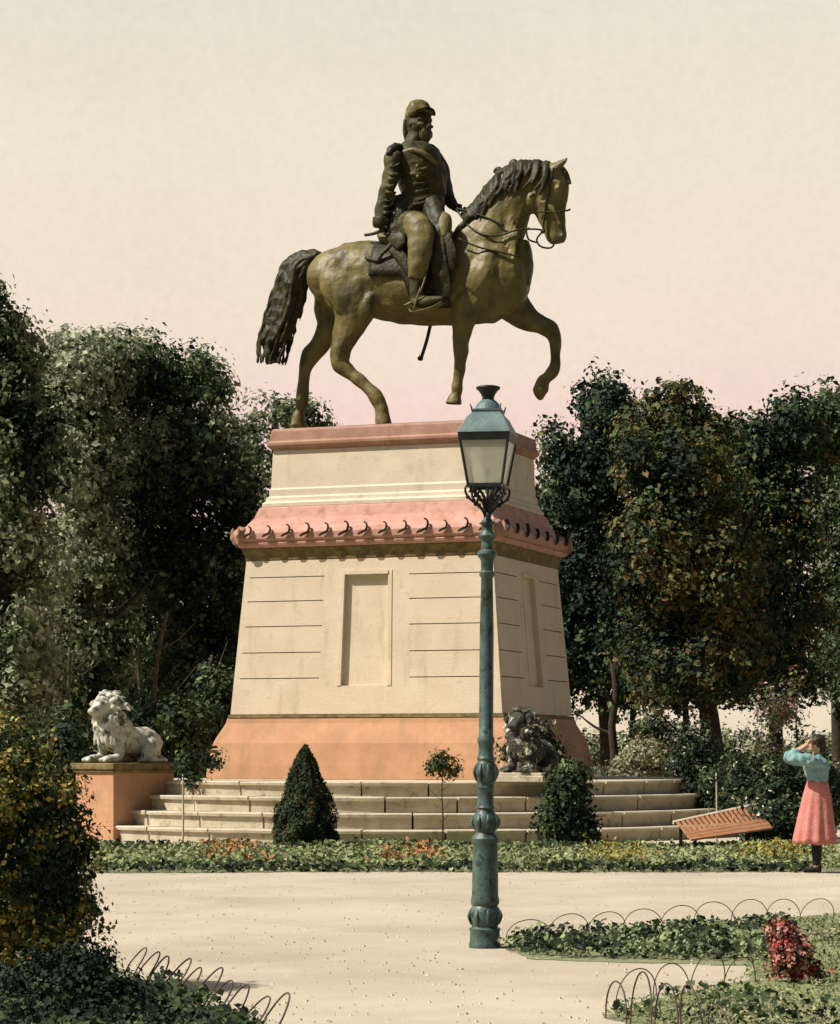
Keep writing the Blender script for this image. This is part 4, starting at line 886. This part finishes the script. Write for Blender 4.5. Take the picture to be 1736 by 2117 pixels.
shrub('foliage_spray', 'small dark leaf spray at the left corner of the orange base', 440, [(440, 1572, 14, 22), (385, 1580, 30, 22), (400, 1615, 20, 14)], 45.0, 900, .09, .09, DARKP, gap=.2, gs=3)
shrub('rounded_bush', 'pale grey green mounded bush under the right trees', 1335, [(1335, 1560, 52, 34), (1300, 1590, 40, 24), (1370, 1590, 40, 24)], 56.0, 6500, .09, .10, [(2, (.25, .25, .15)), (2, (.34, .32, .20)), (1, MG)], gap=.05, gs=3)
shrub('palm_like_shrub', 'spiky mid green shrub above the pale mounded bush', 1345, [(1345, 1510, 34, 42), (1375, 1530, 30, 40)], 58.0, 3500, .14, .12, [(2, DK), (2, MG), (2, LG)], gap=.3, gs=3, width=.25)
for i, (px, py, rx, ry, D, lab) in enumerate(((1430, 1560, 48, 72, 53, 'dark shrub beneath the right trees, left of the thick trunk'), (1465, 1650, 50, 60, 47, 'dark shrub at the right end of the steps'), (1545, 1620, 56, 64, 46, 'dark shrub behind the slatted bench'), (1620, 1640, 54, 72, 42, 'dark shrub between the bench and the woman'), (1600, 1700, 60, 44, 41, 'low dark shrub against the right end of the bench'), (1700, 1640, 40, 80, 45, 'dark shrub directly behind the woman'), (1300, 1612, 60, 16, 57, 'low clipped dark hedge under the pale mounded bush'))):
    shrub('dark_shrub', lab, px, [(px, py, rx, ry), (px - rx * .5, py + ry * .5, rx * .6, ry * .5), (px + rx * .5, py + ry * .45, rx * .6, ry * .55)], D, 7500, .085, .10, [(5, DK), (3, GR), (2, MG), (1, LG), (.3, WH)], gap=.15, gs=2.5, ps=4, group='dark shrubs under the right trees', seed=i)
for i, (px, py, D, lab) in enumerate(((1600, 1480, 44, 'airy young tree with pinkish sprigs left of the woman'), (1650, 1440, 46, 'airy young tree with pinkish sprigs above the woman'))):
    shrub('young_tree', lab, px, [(px, py, 46, 60), (px + 20, py + 60, 34, 44), (px - 30, py + 40, 26, 34)], D, 2600, .07, .10, [(2, BR), (2, MG), (1, LG), (1.2, (.35, .25, .25)), (1, GR)], cat='tree', gap=.5, gs=2.2, ps=3, branches=9, reach=.8)
for i, (px, py, D, lab) in enumerate(((270, 1560, 50, 'dark bush behind the marble lion'), (370, 1540, 50, 'dark bush between the lion and the orange base'), (140, 1600, 46, 'dark bush to the left of the lion'), (1270, 1650, 60, 'far dark bush seen past the right steps'), (455, 1500, 53, 'dark bush touching the left edge of the pedestal'))):
    if i == 3: continue
    shrub('dark_bush', lab, px, [(px, py - 30, 66, 90), (px + 20, py + 40, 60, 60), (px - 30, py + 50, 50, 50)], D, 9000, .12, .14, DARKP, gap=.1, gs=2, ps=3, group='bushes left of the monument', seed=i + 20)
# red leaved bush in the near right bed
shrub('red_bush', 'small bush of red and pink leaves in the near right bed', 1640, [(1635, 1985, 42, 52), (1618, 1925, 22, 26), (1660, 2015, 36, 36)], 17.2, 5200, .036, .04, [(3, RD), (3, PK), (2, BR), (2, DK), (.6, (.5, .1, .06))], gap=.35, gs=6, ps=7, width=.7, reach=.15)
# big shrub at left edge, near
shrub('near_shrub', 'tall shrub with yellowing leaves filling the left edge in front of the pier', 60, [(10, 1640, 140, 100), (60, 1760, 148, 150), (70, 1880, 140, 120), (-60, 1700, 150, 260), (120, 1700, 75, 80), (150, 1850, 60, 60), (40, 2000, 160, 110), (-30, 1560, 110, 80)], 16.5, 78000, .036, .05, [(5, DK), (3, GR), (2, (.12, .15, .04)), (2.4, (.38, .31, .06)), (1.5, (.26, .15, .03)), (2, (.22, .26, .10))], gap=.46, gs=3.5, ps=1.6, shell=.35, width=.75, r0=.05)
shrub('low_shrub', 'low dark green shrub at the bottom left corner behind the leaning hoops', 180, [(120, 2060, 150, 90), (230, 2085, 105, 62), (290, 2130, 90, 60), (100, 2170, 240, 110), (-40, 2180, 160, 110), (180, 1990, 60, 50)], 15.0, 52000, .034, .045, [(6, DK), (3, GR), (1.2, MG), (.5, LG)], gap=.25, gs=3.5, ps=2.5, shell=.35, width=.75)

# ================================================================ trees
LP_ = [(3, DK), (2, GR), (3, (.13, .17, .08)), (4, (.27, .30, .17)), (3, (.42, .45, .30))]
RP_ = [(5, DK), (3, BG), (3, GR), (1.8, MG), (.6, LG)]
BP_ = [(4, DK), (3, GR), (1.3, (.13, .095, .025)), (2, (.10, .095, .025)), (2, MG), (.8, BR), (.8, (.20, .18, .06))]
def btree(label, D, blobs, n, pal, pxt, leaf=.14, clump=.15, gap=.33, **kw):
    b0 = base_at(pxt, D)
    return tree('broadleaf_tree', label, 'tree', b0, [pb(x, y, D + dz, rx, ry, rdp) for x, y, rx, ry, dz, rdp in blobs], n, leaf, clump, pal, r0=kw.pop('r0', .2), gap=gap, gs=.9, ps=kw.pop('ps', .7), branches=9, reach=1.6, group='broadleaf trees behind the monument', trunk_top=kw.pop('tt', None), **kw)
btree('tallest tree at the far left edge, cut by the picture', 50, [(0, 760, 90, 150, 0, 110), (-60, 650, 70, 90, 0, 90), (20, 940, 110, 180, 0, 120), (10, 1180, 120, 200, 0, 120), (20, 1400, 110, 150, 0, 110)], 62000, LP_, 20, seed=1, lm_='thin_leaf')
btree('grey green tree second from the left edge, behind the lion', 55, [(150, 790, 90, 100, 0, 110), (230, 760, 75, 75, 1, 100), (150, 960, 110, 170, 0, 130), (180, 1180, 120, 180, 0, 130), (160, 1400, 110, 130, 0, 120)], 64000, [(2.5, DK), (2, GR), (3, (.14, .18, .09)), (4, (.28, .31, .18)), (3.5, (.44, .46, .32))], 170, seed=2, lm_='thin_leaf')
btree('dark leafy tree with two tops just left of the pedestal', 57, [(310, 790, 80, 95, 0, 100), (415, 800, 65, 80, 1, 90), (340, 960, 110, 160, 0, 130), (440, 930, 65, 120, 0, 100), (490, 1000, 45, 120, 0, 90), (480, 1400, 60, 150, 0, 90), (360, 1180, 130, 180, 0, 130), (450, 1220, 70, 200, 0, 100), (400, 1400, 110, 120, 0, 120), (380, 900, 70, 90, 2, 90), (300, 1220, 90, 160, 2, 110), (250, 1000, 80, 160, 3, 100)], 95000, [(4, DK), (2.5, GR), (3, (.10, .14, .06)), (3, (.20, .23, .12)), (2, (.36, .39, .24))], 340, seed=3, lm_='thin_leaf')
btree('lower distant tree showing above the left end of the capstone', 66, [(565, 880, 70, 66, 0, 80), (645, 885, 56, 62, 1, 80), (610, 860, 50, 46, 1, 80), (520, 960, 50, 90, 0, 80), (560, 1050, 100, 160, 0, 120), (560, 1250, 110, 180, 0, 120), (500, 1150, 80, 250, -3, 90)], 36000, LP_, 560, seed=4, lm_='thin_leaf')
btree('round topped dark green tree just right of the pedestal', 60, [(1235, 860, 82, 84, 0, 100), (1150, 930, 60, 70, 0, 90), (1210, 1000, 110, 120, 0, 130), (1230, 1180, 125, 180, 0, 140), (1260, 1370, 115, 110, 0, 130), (1160, 1330, 60, 140, 0, 90), (1120, 1100, 60, 120, 2, 90)], 64000, RP_, 1262, seed=5)
btree('middle right tree with brown and golden leaves', 56, [(1395, 860, 70, 68, 0, 90), (1325, 900, 60, 70, 1, 80), (1475, 920, 60, 60, 1, 80), (1330, 960, 60, 70, -1, 90), (1420, 1010, 110, 130, -1, 120), (1370, 1150, 130, 130, -1, 140), (1470, 1180, 120, 150, -1, 130), (1390, 1350, 125, 110, 0, 130), (1500, 1360, 115, 105, 0, 130), (1440, 1250, 130, 200, 2, 110), (1440, 1390, 120, 90, -1.5, 70), (1530, 1250, 90, 170, 2, 110)], 100000, BP_, 1485, seed=6, r0=.26, gap=.22)
btree('dark tree right of the golden one, above the bench', 60, [(1560, 920, 62, 60, 0, 90), (1640, 890, 60, 76, 0, 90), (1700, 900, 60, 80, 1, 80), (1510, 960, 60, 90, 1, 90), (1600, 1060, 110, 130, 0, 130), (1620, 1240, 110, 150, 0, 130), (1600, 1390, 100, 80, 0, 120), (1530, 1050, 60, 120, 0, 90)], 60000, [(4, DK), (3, GR), (3, MG), (1, LG), (1, OC)], 1600, seed=7)
btree('pale grey green tree cut by the right edge', 64, [(1730, 880, 60, 90, 0, 90), (1740, 1050, 80, 140, 0, 110), (1730, 1250, 80, 150, 0, 110), (1760, 1400, 90, 80, 0, 110)], 36000, [(2, GR), (3, MG), (4, (.22, .25, .15)), (2, (.34, .36, .24))], 1740, seed=8, lm_='thin_leaf')
for i, (px, D, rr, lb_) in enumerate(((1262, 58, .12, 'slim bare trunk left in the pale gap under the right trees'), (1300, 60, .09, 'very thin bare trunk in the pale gap under the right trees'), (1408, 57, .10, 'slim trunk left of the thick trunk under the golden tree'))):
    ro = empty('tree_trunk', base_at(px, D)); tag(ro, lb_, 'tree')
    trunk_geo((0, 0, -.05), (.1, 0, 3.6), rr, rr * .6, .05, 40 + i, 3, .8).build('trunk', M['bark'], ro, smooth=True)
for i, (px, D, lean, hh, lb_) in enumerate(((95, 49, .5, 3.6, 'thin leaning stem at far left between the tree and the lion'), (150, 52, -.4, 4.2, 'slender dark stem just left of the lion'), (290, 51, .5, 4.4, 'thin leaning stem rising behind the lion'), (330, 54, -.5, 4.0, 'thin stem leaning left between the lion and pedestal'), (400, 53, .35, 3.6, 'slender stem nearest the left corner of the pedestal'))):
    ro = empty('tree_trunk', base_at(px, D)); tag(ro, lb_, 'tree')
    trunk_geo((0, 0, -.05), (lean, 0, hh), .07, .03, .06, 60 + i, 5, 1.1).build('trunk', M['stem'], ro, smooth=True)
# far planting behind everything on the left
B = []; 
for i in range(26): B.append(pb(-680 + i * 62, 1430 + 25 * math.sin(i * 2.1), 78, 60, 120, 90))
pp, nn = crown_pts(B, 84000, .22, .05, .6); ok = pp[:, 2] > 0; pp = pp[ok]; nn = nn[ok]
tag(leaves_mesh('distant_shrubbery', pp, nn, .22, tints(pp, [(4, DK), (3, GR), (1, MG)], .7), None), 'dark far off shrubbery closing the view behind the left trees and pedestal', 'shrubbery', kind='stuff')
B = [pb(1080 + i * 62, 1560 + 12 * math.sin(i * 1.7), 90, 60, 40, 80) for i in range(20)]
pp, nn = crown_pts(B, 26000, .18, .30, .7); ok = pp[:, 2] > 0; pp = pp[ok]; nn = nn[ok]
tag(leaves_mesh('distant_shrubbery', pp, nn, .20, tints(pp, [(2, MG), (3, (.25, .26, .15)), (1, GR)], .7), None), 'pale far off shrubbery seen under the right trees', 'shrubbery', kind='stuff')
